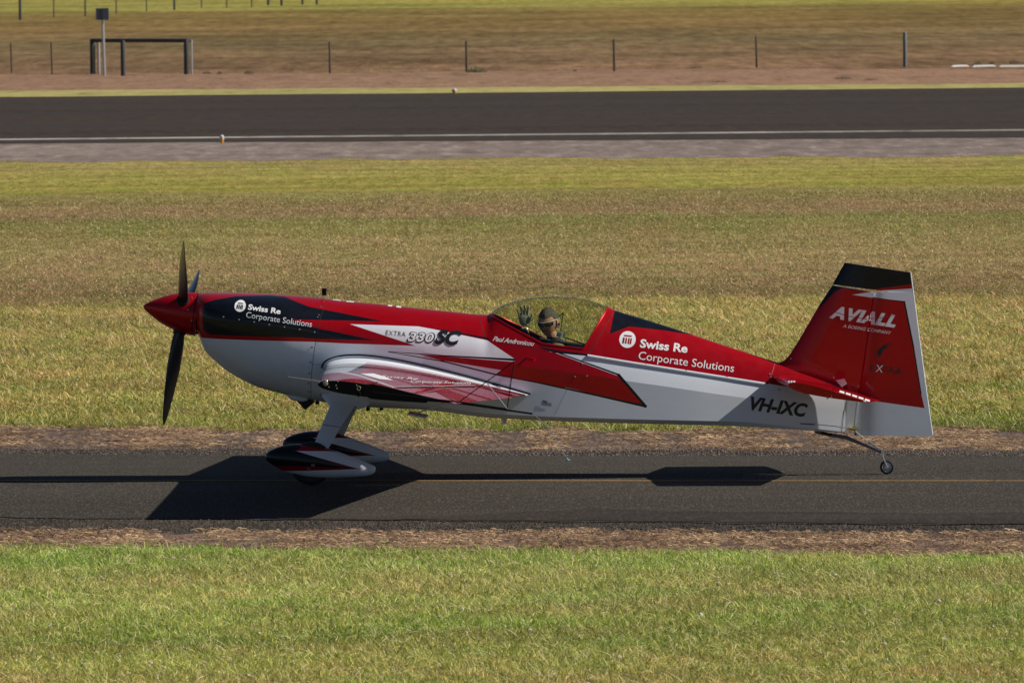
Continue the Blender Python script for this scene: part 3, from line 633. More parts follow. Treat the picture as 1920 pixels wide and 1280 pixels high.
# ---- fuselage skin as one dense loft, then cut into cowling, canopy frame, canopy and fuselage
qs = np.concatenate([np.linspace(374, 410, 13), np.linspace(416, 600, 28), np.linspace(610, 905, 36), np.linspace(910, 1160, 60), np.linspace(1166, 1583, 52)])
T_, B_, C_, W_, A_, NB, NT = (st(qs, k) for k in range(1, 8))
NTOP, NBOT = 26, 18
rings = []
for i, q in enumerate(qs):
    x, zt = L(q, T_[i], 0.02); _, zb = L(q, B_[i], -0.03); _, zc = L(q, C_[i], -W_[i]); w_ = W_[i]; a0 = R(A_[i]); ring = []
    e = 2 / NT[i]
    for k in range(NTOP + 1):            # near chine over the top to the far chine
        a = a0 + (math.pi - 2 * a0) * k / NTOP; ca, sa = math.cos(a), math.sin(a)
        yy = -math.copysign(abs(ca) ** e, ca) * w_ / (math.cos(a0) ** e); hh = (abs(sa) ** e - math.sin(a0) ** e) / (1 - math.sin(a0) ** e)
        ring.append((x, yy, zc + (zt - zc) * hh))
    e = 2 / NB[i]
    for k in range(1, NBOT):
        a = math.pi * k / NBOT; ca, sa = math.cos(a), math.sin(a)
        yy, zz = math.copysign(abs(ca) ** e, ca) * w_, zc - (zc - zb) * abs(sa) ** e
        tb = min(1.0, max(0.0, (q - 800) / 100))
        if tb > 0:                       # slab side, bevelled lower edge, flat belly
            hb = 0.040 * min(1.0, (1590 - q) / 250 + 0.25); kk = k if k <= NBOT // 2 else NBOT - k
            if kk <= 5: py_, pz_ = w_, zc + (zb + hb - zc) * kk / 5
            elif kk <= 7: py_, pz_ = w_ * (1 - 0.11 * (kk - 5)), zb + hb * (1 - (kk - 5) / 2)
            else: py_, pz_ = w_ * 0.78 * (NBOT // 2 - kk) / (NBOT // 2 - 7), zb
            if k > NBOT // 2: py_ = -py_
            yy = yy * (1 - tb) + py_ * tb; zz = zz * (1 - tb) + pz_ * tb
        ring.append((x, yy, zz))
    rings.append(ring)
nr = len(rings[0]); V = [p for r_ in rings for p in r_]
Fc = [(i * nr + k, i * nr + (k + 1) % nr, (i + 1) * nr + (k + 1) % nr, (i + 1) * nr + k) for i in range(len(rings) - 1) for k in range(nr)]
bm = bmesh.new(); vs = [bm.verts.new(v) for v in V]; bm.verts.index_update()
for f in Fc: bm.faces.new([vs[i] for i in f])
bmesh.ops.recalc_face_normals(bm, faces=bm.faces)
def cutline(bm, a, b, xlo, xhi, zlo=-9):
    """bisect the skin with the plane standing through local (x,z) a and b, only inside the window"""
    nx, nz = -(b[1] - a[1]), (b[0] - a[0]); n = Vector((nx, 0, nz)).normalized()
    g = [f for f in bm.faces if xlo <= f.calc_center_median().x <= xhi and f.calc_center_median().z > zlo]
    ge = list({e for f in g for e in f.edges}); gvs = list({v for f in g for v in f.verts})
    bmesh.ops.bisect_plane(bm, geom=g + ge + gvs, plane_co=(a[0], 0, a[1]), plane_no=n, dist=1e-5)
def side(p, a, b): return (b[0] - a[0]) * (p.z - a[1]) - (b[1] - a[1]) * (p.x - a[0])
YS = -0.30
s0, s1, s2, s3 = L(914, 590.5, -0.12), L(1019, 647.5, -0.33), L(1094, 656.8, -0.33), L(1139, 580, -0.10)
f0, f1, f2, f3 = L(897, 590, -0.12), L(909, 637, -0.35), L(1102, 668, -0.34), L(1153, 583, -0.10); f1b = L(1038, 661, -0.35)
xa = L(885, 600)[0]; xb = L(1175, 600)[0]; zlo = L(1000, 690, -0.35)[1]
for a, b in ((s0, s1), (s1, s2), (s2, s3), (f0, f1), (f1, f1b), (f1b, f2), (f2, f3)): cutline(bm, a, b, xa, xb, zlo)
c0, c1 = L(608, 563, -0.1), L(578, 755, -0.36)
cutline(bm, c0, c1, L(560, 600)[0], L(625, 600)[0])
glass_in = lambda p: side(p, s0, s1) > 0 and side(p, s1, s2) > 0 and side(p, s2, s3) > 0
frame_in = lambda p: side(p, f0, f1) > 0 and side(p, f1, f1b) > 0 and side(p, f1b, f2) > 0 and side(p, f2, f3) > 0
cowl_in = lambda p: side(p, c0, c1) < 0
bm.faces.ensure_lookup_table()
cls = []
for f in bm.faces:
    c = f.calc_center_median()
    if glass_in(c): cls.append(1)
    elif frame_in(c) and c.z > zlo: cls.append(2)
    elif cowl_in(c): cls.append(3)
    else: cls.append(0)
def take(k):
    b2 = bm.copy(); b2.faces.ensure_lookup_table()
    bmesh.ops.delete(b2, geom=[f for i, f in enumerate(b2.faces) if cls[i] != k], context='FACES'); return b2
def fin_body(name, k, mat):
    o = bm_obj(name, take(k), mat, AC, True); o.data.set_sharp_from_angle(angle=R(32))
    return o
fus = fin_body('fuselage', 0, M_BODY); cowl = fin_body('cowling', 3, M_BODY); frame = fin_body('canopy_frame', 2, M_BODY)
# sharp chine behind the wing
for o in (fus,):
    me = o.data; b2 = bmesh.new(); b2.from_mesh(me)
    for e_ in b2.edges:
        if len(e_.link_faces) == 2 and e_.verts[0].co.x > L(800, 700)[0]:
            m_ = (e_.verts[0].co + e_.verts[1].co) / 2; pxx = P(m_)[0]; _, zc = L(pxx, float(st(pxx, 3)[0]), -wf(pxx))
            if abs(m_.z - zc) < 0.006 and abs(e_.verts[0].co.x - e_.verts[1].co.x) > 0.005: e_.smooth = False
    b2.to_mesh(me); b2.free()
# end caps
endr = [Vector(v) for v in rings[-1]]; mk('tail_cap', endr, [tuple(range(nr))], M_WHP, AC, False)
fr_ = [Vector(v) for v in rings[0]]; mk('cowl_nose_bulkhead', [v + Vector((0.02, 0, 0)) for v in fr_], [tuple(range(nr))], M_DARK, AC, False)
# canopy glass
m, t, b = newmat('tinted canopy'); out = t.nodes['Material Output']
tr = N(t, 'ShaderNodeBsdfTransparent'); tr.inputs[0].default_value = (0.80, 0.83, 0.72, 1)
gl = N(t, 'ShaderNodeBsdfGlossy'); gl.inputs['Roughness'].default_value = 0.02
fz = N(t, 'ShaderNodeLayerWeight'); fz.inputs[0].default_value = 0.5
schl = mathn(t, 'ADD', mathn(t, 'MULTIPLY', mathn(t, 'POWER', fz.outputs['Facing'], 4.2), 0.95), 0.04)
mx = N(t, 'ShaderNodeMixShader'); t.links.new(schl, mx.inputs[0]); t.links.new(tr.outputs[0], mx.inputs[1]); t.links.new(gl.outputs[0], mx.inputs[2]); t.links.new(mx.outputs[0], out.inputs[0])
t.nodes.remove(b); M_GLASS = m
canopy = fin_body('canopy', 1, M_GLASS)
bm.free()
# rim round the glass: follow the open border of the canopy
b2 = bmesh.new(); b2.from_mesh(canopy.data); be = [e for e in b2.edges if len(e.link_faces) == 1]
adj = {}
for e in be:
    for v_, o_ in ((e.verts[0], e.verts[1]), (e.verts[1], e.verts[0])): adj.setdefault(v_.index, []).append(o_.index)
co = {v.index: v.co.copy() for v in b2.verts}; start = next(iter(adj)); path = [start]; prev = None
while True:
    nx = [n_ for n_ in adj[path[-1]] if n_ != prev]
    if not nx or nx[0] == start: break
    prev = path[-1]; path.append(nx[0])
    if len(path) > 5000: break
pp = [co[i] for i in path]; rim = [pp[0]]
for p_ in pp[1:]:
    if (p_ - rim[-1]).length > 0.012: rim.append(p_)
MB().tube(rim + [rim[0]], 0.0065, 6, cap=False).build('canopy_rim', M_REDP, AC)
b2.free()

# ---- drape helpers: prints and seams laid on the real skin
def bvh_of(*objs):
    V = []; Fc = []
    for o in objs:
        n = len(V); V += [v.co.copy() for v in o.data.vertices]; Fc += [tuple(i + n for i in p.vertices) for p in o.data.polygons]
    return BVHTree.FromPolygons(V, Fc)
def drape(name, verts, faces, bvh, mat, parent, off=0.0022, grid=0.03, y0=-3.0):
    """verts are (x,z); lays them on the near skin"""
    b2 = bmesh.new(); vv = [b2.verts.new((v[0], 0, v[1])) for v in verts]
    for f in faces:
        try: b2.faces.new([vv[i] for i in f])
        except ValueError: pass
    xs = [v[0] for v in verts]; zs = [v[1] for v in verts]
    for lo, hi, no in ((min(xs), max(xs), (1, 0, 0)), (min(zs), max(zs), (0, 0, 1))):
        k = math.ceil(lo / grid)
        while k * grid < hi:
            bmesh.ops.bisect_plane(b2, geom=b2.verts[:] + b2.edges[:] + b2.faces[:], plane_co=(k * grid, 0, 0) if no[0] else (0, 0, k * grid), plane_no=no, dist=1e-6); k += 1
    bad = []
    for v in b2.verts:
        h = bvh.ray_cast(Vector((v.co.x, y0, v.co.z)), Vector((0, 1, 0)))
        if h[0] is None: bad.append(v)
        else: v.co = h[0] + (h[1] if h[1].y < 0 else -h[1]) * off
    if bad: bmesh.ops.delete(b2, geom=bad, context='VERTS')
    return bm_obj(name, b2, mat, parent, False)
def ribbon(name, line, w_, bvh, mat, parent, off=0.0015, closed=False, conv=LN):
    p_ = [Vector(conv(*q)) for q in line]
    V = []; Fc = []; n = len(p_)
    for i in range(n):
        a = p_[max(i - 1, 0)]; b = p_[min(i + 1, n - 1)]; d = (b - a).normalized(); q = Vector((-d.y, d.x)) * w_ / 2
        V += [p_[i] - q, p_[i] + q]
    Fc = [(2 * i, 2 * i + 1, 2 * i + 3, 2 * i + 2) for i in range(n - 1)]
    return drape(name, V, Fc, bvh, mat, parent, off)
def text_mesh(s, shear=0.0, bold=0.0, spacing=1.0):
    cu = bpy.data.curves.new('t', 'FONT'); cu.body = s; cu.size = 1.0; cu.shear = shear; cu.offset = bold; cu.space_character = spacing; cu.resolution_u = 3; cu.fill_mode = 'FRONT'
    o = bpy.data.objects.new('t', cu); COL.objects.link(o); dg = bpy.context.evaluated_depsgraph_get(); me = o.evaluated_get(dg).to_mesh()
    V = [(v.co.x, v.co.y) for v in me.vertices]; Fc = [tuple(p.vertices) for p in me.polygons]
    o.evaluated_get(dg).to_mesh_clear(); bpy.data.objects.remove(o); bpy.data.curves.remove(cu); return V, Fc
def lettering(name, s, p0, p1, cap, bvh, mat, parent, conv=LN, shear=0.0, bold=0.0, off=0.0022, squeeze=None, spacing=1.0):
    """p0,p1: photo pixels of the baseline ends; cap: capital height in photo pixels"""
    V, Fc = text_mesh(s, shear, bold, spacing); x0 = min(v[0] for v in V); x1 = max(v[0] for v in V)
    a = Vector(conv(*p0)); b = Vector(conv(*p1)); u = (b - a); lw = u.length; u.normalize(); v_ = Vector((-u.y, u.x)); k = lw / (x1 - x0); kv = cap * 0.00447 / 0.729
    V = [a + u * ((q[0] - x0) * k) + v_ * (q[1] * kv) for q in V]
    return drape(name, V, Fc, bvh, mat, parent, off)
def emblem(p, r, bvh, parent, conv=LN, hole=None, tilt=8.0):
    c = Vector(conv(*p)); s = 0.00447; n = 24
    V = [c + Vector((math.cos(2 * math.pi * k / n), math.sin(2 * math.pi * k / n))) * r * s for k in range(n)]
    drape('round_emblem', V, [tuple(range(n))], bvh, M_LET, parent, 0.0022)
    ca, sa = math.cos(R(-tilt)), math.sin(R(-tilt)); V = []; Fc = []
    for x0_, x1_, z0_, z1_ in ((-0.47, 0.47, 0.36, 0.50), (-0.55, -0.35, -0.50, 0.18), (-0.22, -0.06, -0.50, 0.18), (0.10, 0.26, -0.50, 0.18), (0.36, 0.52, -0.50, 0.18)):
        k = len(V)
        for q in ((x0_, z0_), (x1_, z0_), (x1_, z1_), (x0_, z1_)): V.append(c + Vector((q[0] * ca - q[1] * sa, q[0] * sa + q[1] * ca)) * r * s)
        Fc.append((k, k + 1, k + 2, k + 3))
    drape('emblem_bars', V, Fc, bvh, hole, parent, 0.0044)
BV = bvh_of(fus, cowl, frame)

# ---- prints on the side
emblem((449.5, 577), 10.5, BV, AC, hole=M_LETB)
lettering('lettering', 'Swiss Re', (464, 583.2), (525, 591.8), 9.6, BV, M_LET, AC, bold=0.028)
lettering('lettering', 'Corporate Solutions', (461, 597.5), (584, 615.8), 11.0, BV, M_LET, AC, bold=0.0)
emblem((1175.5, 640.5), 15.3, BV, AC, hole=M_LETR)
lettering('lettering', 'Swiss Re', (1198.5, 654.5), (1287.5, 665.0), 15.2, BV, M_LET, AC, bold=0.028)
lettering('lettering', 'Corporate Solutions', (1196, 676.5), (1375, 700.8), 15.2, BV, M_LET, AC)
lettering('lettering', 'EXTRA', (723, 630.5), (760, 634.0), 9.0, BV, M_LETG, AC, bold=-0.004, spacing=1.15)
lettering('lettering', '330', (762, 643.0), (815, 645.4), 18, BV, M_LETB, AC, shear=0.22, bold=0.055)
lettering('lettering', '330', (764.6, 642.0), (812.6, 644.2), 16.4, BV, M_LET, AC, shear=0.22, bold=0.014, off=0.0045)
lettering('lettering', 'SC', (814, 646.0), (864, 649.6), 25, BV, M_LETB, AC, shear=0.35, bold=0.05, off=0.0062)
lettering('lettering', 'Paul Andronicou', (923, 642.0), (1001, 651.8), 8.8, BV, M_LET, AC, shear=0.42, bold=0.016, spacing=0.95)
lettering('lettering', 'VH-IXC', (1404.5, 769.5), (1512, 783.5), 24.5, BV, M_LETB, AC, shear=0.22, bold=0.04)
# ---- seams and fasteners
def seam(line, w_=0.0042): ribbon('seam_or_shadow', line, w_, BV, M_SEAM_SHADOW, AC)
seam([(608, 564), (600, 600), (590, 655), (583, 705), (579, 751)], 0.0035)
seam([(896.7, 594), (900, 612), (909, 637)]); seam([(935, 647), (985, 653.5), (1038, 661), (1070, 665.5)], 0.003); seam([(1102.7, 667.5), (1125, 632), (1150, 588)], 0.005)
seam([(386, 591), (430, 599), (477, 606.5), (535, 616), (590, 625.5)], 0.006)
seam([(583, 685), (604, 687)], 0.0022); seam([(964, 680), (956, 720), (951, 768)], 0.0022); seam([(1079, 704), (1062, 735), (1040, 780)], 0.002)
def fastener(px, py, r=0.0075, mat=M_STEEL, conv=LN, bv=None, par=AC, nm='fastener'):
    x, z = conv(px, py); h = (bv or BV).ray_cast(Vector((x, -3, z)), Vector((0, 1, 0)))
    if h[0] is None: return
    n_ = h[1] if h[1].y < 0 else -h[1]; MB().disc(h[0], r, n_, 0.004, 8).build(nm, mat, par)
for q in ((419.5, 596.5), (448.5, 601.5), (477, 606), (505, 611), (533.5, 615.5), (562, 620), (590, 625), (605, 568), (602, 571), (599, 580), (597, 594), (595, 598), (1092, 685), (1078.5, 708.5), (1101, 707), (1443, 704.5), (1445, 710)): fastener(*q, r=0.0065)
for q in ((585, 653.5), (582, 681.5), (606, 685), (579.5, 702.5), (577, 722), (576, 739), (598, 744), (614, 758), (1461, 733), (1509, 740), (1554, 747)): fastener(*q, r=0.006, mat=M_BLK)
M_CLIP = M_WHP
# turtledeck lip: a thin lip with clips along the red/white border
for q in ((1134, 675), (1210, 687), (1286, 698.3), (1363, 710)):
    x, z = LN(*q); h = BV.ray_cast(Vector((x, -3, z)), Vector((0, 1, 0)))
    if h[0]: MB().box(h[0] + Vector((0, -0.006, 0)), (0.016, 0.014, 0.016)).build('clip', M_STEEL, AC)
lp = []
for q in np.linspace(1101, 1436, 30):
    yy = float(np.interp(q, [1101, 1180, 1436], [670.5, 683.5, 723.8])); x, z = LN(q, yy); h = BV.ray_cast(Vector((x, -3, z)), Vector((0, 1, 0))); lp.append(h[0] + Vector((0, -0.004, 0)))
MB().tube(lp, 0.011, 8, flat=1.4).build('side_lip', M_WHP, AC)
# cooling step bump in front of the seam, red
sc_ = MB(); sc_.tube([L3(986, 674, -0.345), L3(989, 674.3, -0.375), L3(1002.5, 677.3, -0.395)], .02, 12, rs=[0.006, 0.015, 0.016]); sc_.build('air_scoop', M_REDP, AC)
# NACA inlet plates / vents on the white side
def plate(a, b_, mat, nm):
    x0_, z0_ = LN(*a); x1_, z1_ = LN(*b_); drape(nm, [(x0_, z0_), (x1_, z0_ - 0.01), (x1_, z1_ - 0.01), (x0_, z1_)], [(0, 1, 2, 3)], BV, mat, AC, 0.003)
plate((1015, 756), (1034, 762), simple('grey placard', (0.30, 0.31, 0.33), 0.6), 'placard')
plate((1017, 752), (1026, 757), M_ALU, 'vent')
# cheek inlet (dark opening beside the spinner)
for sy in (-1, 1):
    c = L3(384, 604, -0.22); c.y = 0.235 * sy
    MB().sphere(c, 0.1, 14, 9, (0.35, 0.55, 0.78)).build('air_inlet', M_DARK, AC)

# ---- top of the cowl: camera, small markings
tcam = L3(608, 562); ax = Vector((0, 0, 1))
q = empty('tmp', (0, 0, 0)); bpy.data.objects.remove(q)
MB().tube([tcam, tcam + Vector((0, 0, 0.03))], 0.010, 8).build('camera_mount', M_STEEL, AC)
MB().box(tcam + Vector((0, 0, 0.055)), (0.036, 0.05, 0.058)).build('action_camera', M_BLK, AC)
def top_patch(px0, px1, w_, mat, nm, off=0.003):
    V = []; Fc = []; n = 6
    for i in range(n + 1):
        q_ = px0 + (px1 - px0) * i / n
        for j in (-1, -0.33, 0.33, 1):
            x, zt = L(q_, float(st(q_, 1)[0])); h = BV.ray_cast(Vector((x, j * w_ / 2, zt + 1)), Vector((0, 0, -1))); V.append(h[0] + Vector((0, 0, off)))
    for i in range(n):
        for j in range(3): Fc.append((i * 4 + j, i * 4 + j + 1, (i + 1) * 4 + j + 1, (i + 1) * 4 + j))
    mk(nm, V, Fc, mat, AC, True)
top_patch(624, 640, 0.10, M_LET, 'top_marking'); top_patch(650, 664, 0.12, M_LET, 'top_marking'); top_patch(728, 736, 0.14, M_LET, 'top_marking'); top_patch(744, 753, 0.16, M_LET, 'top_marking')

# ---- spinner and propeller
nose = L3(268.5, 577); s_top = L3(376, 552.5); s_bot = L3(369, 633); hubc = (s_top + s_bot) / 2
axis = (hubc - nose); slen = axis.length; axis.normalize(); srad = (s_top - s_bot).length / 2
prof = [(0, 0), (0.015, 0.075), (0.05, 0.155), (0.12, 0.28), (0.22, 0.43), (0.35, 0.60), (0.5, 0.755), (0.65, 0.87), (0.8, 0.95), (0.92, 0.99), (1.0, 1.0)]
upv = Vector((-axis.z, 0, axis.x)); upv = upv if upv.z > 0 else -upv; latv = Vector((0, 1, 0))
def lathe(name, prof, mat, par, n=40):
    V = []; Fc = []
    for s_, r_ in prof:
        for k in range(n):
            a = 2 * math.pi * k / n; V.append(nose + axis * (s_) + (upv * math.cos(a) + latv * math.sin(a)) * r_)
    for i in range(len(prof) - 1):
        for k in range(n): Fc.append((i * n + k, i * n + (k + 1) % n, (i + 1) * n + (k + 1) % n, (i + 1) * n + k))
    b2 = bmesh.new(); vv = [b2.verts.new(v) for v in V]
    for f in Fc: b2.faces.new([vv[i] for i in f])
    bmesh.ops.remove_doubles(b2, verts=b2.verts, dist=1e-5); bmesh.ops.recalc_face_normals(b2, faces=b2.faces)
    return bm_obj(name, b2, mat, par, True, 40)
sp = lathe('spinner', [(s_ * (slen - 0.03), r_ * srad) for s_, r_ in prof], M_REDP, AC)
lathe('spinner_gap', [(slen - 0.03, srad * 0.97), (slen - 0.022, srad * 0.97)], M_DARK, AC)
lathe('spinner_backplate', [(slen - 0.022, 0.02), (slen - 0.022, srad * 1.0), (slen + 0.002, srad * 1.0), (slen + 0.002, 0.02)], M_REDP, AC)
lathe('ring_gear', [(slen + 0.004, srad * 0.9), (slen + 0.016, srad * 0.9)], M_DARK, AC)
BSP = bvh_of(sp)
for q_ in ((334, 571), (360, 561), (370.5, 561), (369.5, 565), (367, 576), (354, 582.5), (366, 584), (361, 602), (364, 602)): fastener(*q_, r=0.006, conv=lambda a, b: L(a, b, -0.1), bv=BSP, par=sp)
M_BLADE_P = simple('propeller black', (0.010, 0.011, 0.014), 0.35, coat=0.3, vary=0.2)
hub = nose + axis * (slen - 0.135)
def blade(phi, Rb, nm='propeller_blade'):
    rad = upv * math.cos(phi) + latv * math.sin(phi); tan = axis.cross(rad).normalized(); V = []; n = 12; rows = 16
    for i in range(rows + 1):
        t_ = i / rows; r_ = 0.10 + (Rb - 0.10) * t_
        ch = float(np.interp(t_, [0, 0.06, 0.2, 0.42, 0.7, 0.88, 0.96, 1.0], [0.085, 0.09, 0.135, 0.170, 0.145, 0.105, 0.07, 0.018]))
        th = float(np.interp(t_, [0, 0.15, 0.4, 1.0], [0.075, 0.040, 0.022, 0.007])); tw = R(float(np.interp(t_, [0, 0.3, 1.0], [62, 40, 20])))
        sweep = -0.02 * t_ * t_
        cd_ = tan * math.cos(tw) + axis * math.sin(tw); nd_ = rad.cross(cd_)
        for k in range(n):
            a = 2 * math.pi * k / n; V.append(hub + rad * r_ + cd_ * (math.cos(a) * ch / 2 + sweep) + nd_ * (math.sin(a) * th / 2))
    Fc = [(i * n + k, i * n + (k + 1) % n, (i + 1) * n + (k + 1) % n, (i + 1) * n + k) for i in range(rows) for k in range(n)] + [tuple(range(n)), tuple(rows * n + k for k in range(n))]
    o = mk(nm, V, Fc, M_BLADE_P, AC, True, 50)
    MB().disc(hub + rad * 0.085, 0.055, rad, 0.10, 16).build('blade_boot', M_DARK, o)
for ph in (R(190), R(-50), R(70)): blade(ph, 0.96)

# ---- generic lifting surface from four corners
def airfoil_t(c):  # NACA symmetric half thickness for t=1
    return 5 * (1 - 0.28 * c) * (0.2969 * math.sqrt(c) - 0.1260 * c - 0.3516 * c**2 + 0.2843 * c**3 - 0.1036 * c**4)
def lift(name, secs, mat, par, c0=0.0, c1=1.0, nc=26, cap=(True, True), nose_round=False, defl=0.0, ang=40):
    """secs: list of (LE vec, TE vec, thickness ratio, normal); c0,c1 chord range"""
    V = []; n = 0
    cs = [c0 + (c1 - c0) * (0.5 - 0.5 * math.cos(math.pi * k / nc)) for k in range(nc + 1)]
    for LE, TE, tc, nn in secs:
        d = TE - LE; cl = d.length; nn = (nn - d.normalized() * nn.dot(d.normalized())).normalized(); ring = []
        pv = LE + d * (c0 + 0.03)
        def pt(c, sgn):
            h = airfoil_t(c) * tc * cl
            if nose_round and c < c0 + 0.05: h *= math.sqrt(max(0.0, 1 - ((c0 + 0.05 - c) / 0.05) ** 2)) * 0.94 + 0.0
            p_ = LE + d * c + nn * h * sgn
            if defl:
                v_ = p_ - pv; dd = d.normalized(); a_, b_ = v_.dot(dd), v_.dot(nn); ca, sa = math.cos(defl), math.sin(defl)
                p_ = pv + dd * (a_ * ca + b_ * sa) + nn * (b_ * ca - a_ * sa)
            return p_
        ring = [pt(c, 1) for c in cs] + [pt(c, -1) for c in reversed(cs)]
        n = len(ring); V += ring
    Fc = [(i * n + k, i * n + (k + 1) % n, (i + 1) * n + (k + 1) % n, (i + 1) * n + k) for i in range(len(secs) - 1) for k in range(n)]
    b2 = bmesh.new(); vv = [b2.verts.new(v) for v in V]
    for f in Fc:
        try: b2.faces.new([vv[i] for i in f])
        except ValueError: pass
    for i, cpd in ((0, cap[0]), (len(secs) - 1, cap[1])):
        if cpd: b2.faces.new([vv[i * n + k] for k in range(n)])
    bmesh.ops.remove_doubles(b2, verts=b2.verts, dist=1e-5); bmesh.ops.recalc_face_normals(b2, faces=b2.faces)
    return bm_obj(name, b2, mat, par, True, ang)
def mirror(v): return Vector((v.x, -v.y, v.z))

# ---- wing
TIPY = -3.72
tLE, tTE = L3(597, 722.3, TIPY), L3(853, 757.5, TIPY); rY = -0.42
rLE, rTE = L3(607, 697, rY), L3(987, 742.5, rY)
UP = Vector((0, 0, 1))
def wsec(s):
    """s: 0 root .. 1 tip"""
    return (rLE.lerp(rTE, 0) * (1 - s) + tLE * s, rTE * (1 - s) + tTE * s, 0.150 * (1 - s) + 0.093 * s)
def wxy(c, s):
    LE, TE, _ = wsec(s); p_ = LE.lerp(TE, c); return (p_.x, p_.y)
def wpx(px, py, s):  # chord fraction where photo x falls at span s
    LE, TE, _ = wsec(s); a = P(LE)[0]; b_ = P(TE)[0]; return (px - a) / (b_ - a)
def wq(*a): return [wxy(wpx(px, 0, s), s) for px, s in a]
W2 = (0.76, 0.74, 0.75)
secs0 = [(wsec(s)[0], wsec(s)[1], wsec(s)[2], UP) for s in np.linspace(0, 1, 15)]
tmpw = lift('tmp', secs0, None, AC, 0.0, 1.0, 40); BWING = bvh_of(tmpw); bpy.data.objects.remove(tmpw)
def to_local(v): w_ = v - ROOT; return Vector((w_.dot(EX), w_.dot(EY), w_.z))
def wing_hit(px, py):
    o_ = to_local(CAM); d = ray(px, py); d = Vector((d.dot(EX), d.dot(EY), d.z)).normalized()
    for k in range(30):                       # slide off the tip edge onto the upper skin if needed
        h = BWING.ray_cast(o_, d)
        if h[0] is not None and h[1].z > 0.02 and h[0].y > TIPY + 0.01: return h[0]
        py -= 0.4; d = ray(px, py); d = Vector((d.dot(EX), d.dot(EY), d.z)).normalized()
    return None
def wz(*a):
    out = []
    for X, Y in a:
        h = wing_hit(590 + X / 4.683, 660 + Y / 4.683)
        if h is not None: out.append((h.x, h.y))
    return out
def wpos(x_c, s): LE, TE, _ = wsec(s); p_ = LE.lerp(TE, x_c); return (p_.x, p_.y)
wl_ = []
A1, A2, A3, A4 = wing_hit(613, 700), wing_hit(639, 701), wing_hit(653, 700), wing_hit(677, 688)
wl_.append(([(A1.x - 0.6, A1.y - 0.25), (A2.x, A2.y), (A3.x, A3.y + 0.05), (A4.x, A4.y), (A4.x + 0.05, 1.5), (A1.x - 0.6, 1.5)], WHITE))
wl_.append(([(A3.x, A3.y + 0.05), (A4.x, A4.y), (A4.x + 0.06, A4.y), (A3.x + 0.05, A3.y + 0.03)], BLACK))
for q_ in (((225, 184), (400, 214), (395, 226), (225, 194)), ((400, 214), (560, 267), (550, 280), (395, 226)), ((560, 267), (700, 318), (695, 328), (550, 280))): wl_.append((wz(*q_), WHITE))
rb = [wpos(c, 0.0) for c in (0.2, 1.0)]; 0 and wl_.append(([(rb[0][0], -0.52), (rb[1][0] + 0.1, -0.52), (rb[1][0] + 0.1, 0.2), (rb[0][0], 0.2)], WHITE))
M_WING = paint('wing paint', RED, wl_, axes=(0, 1), mirror=True, rough=0.25, clean=True)
AIL0, AIL1 = 0.14, 1.0
def hinge(s): return 0.73 * (1 - s) + 0.60 * s
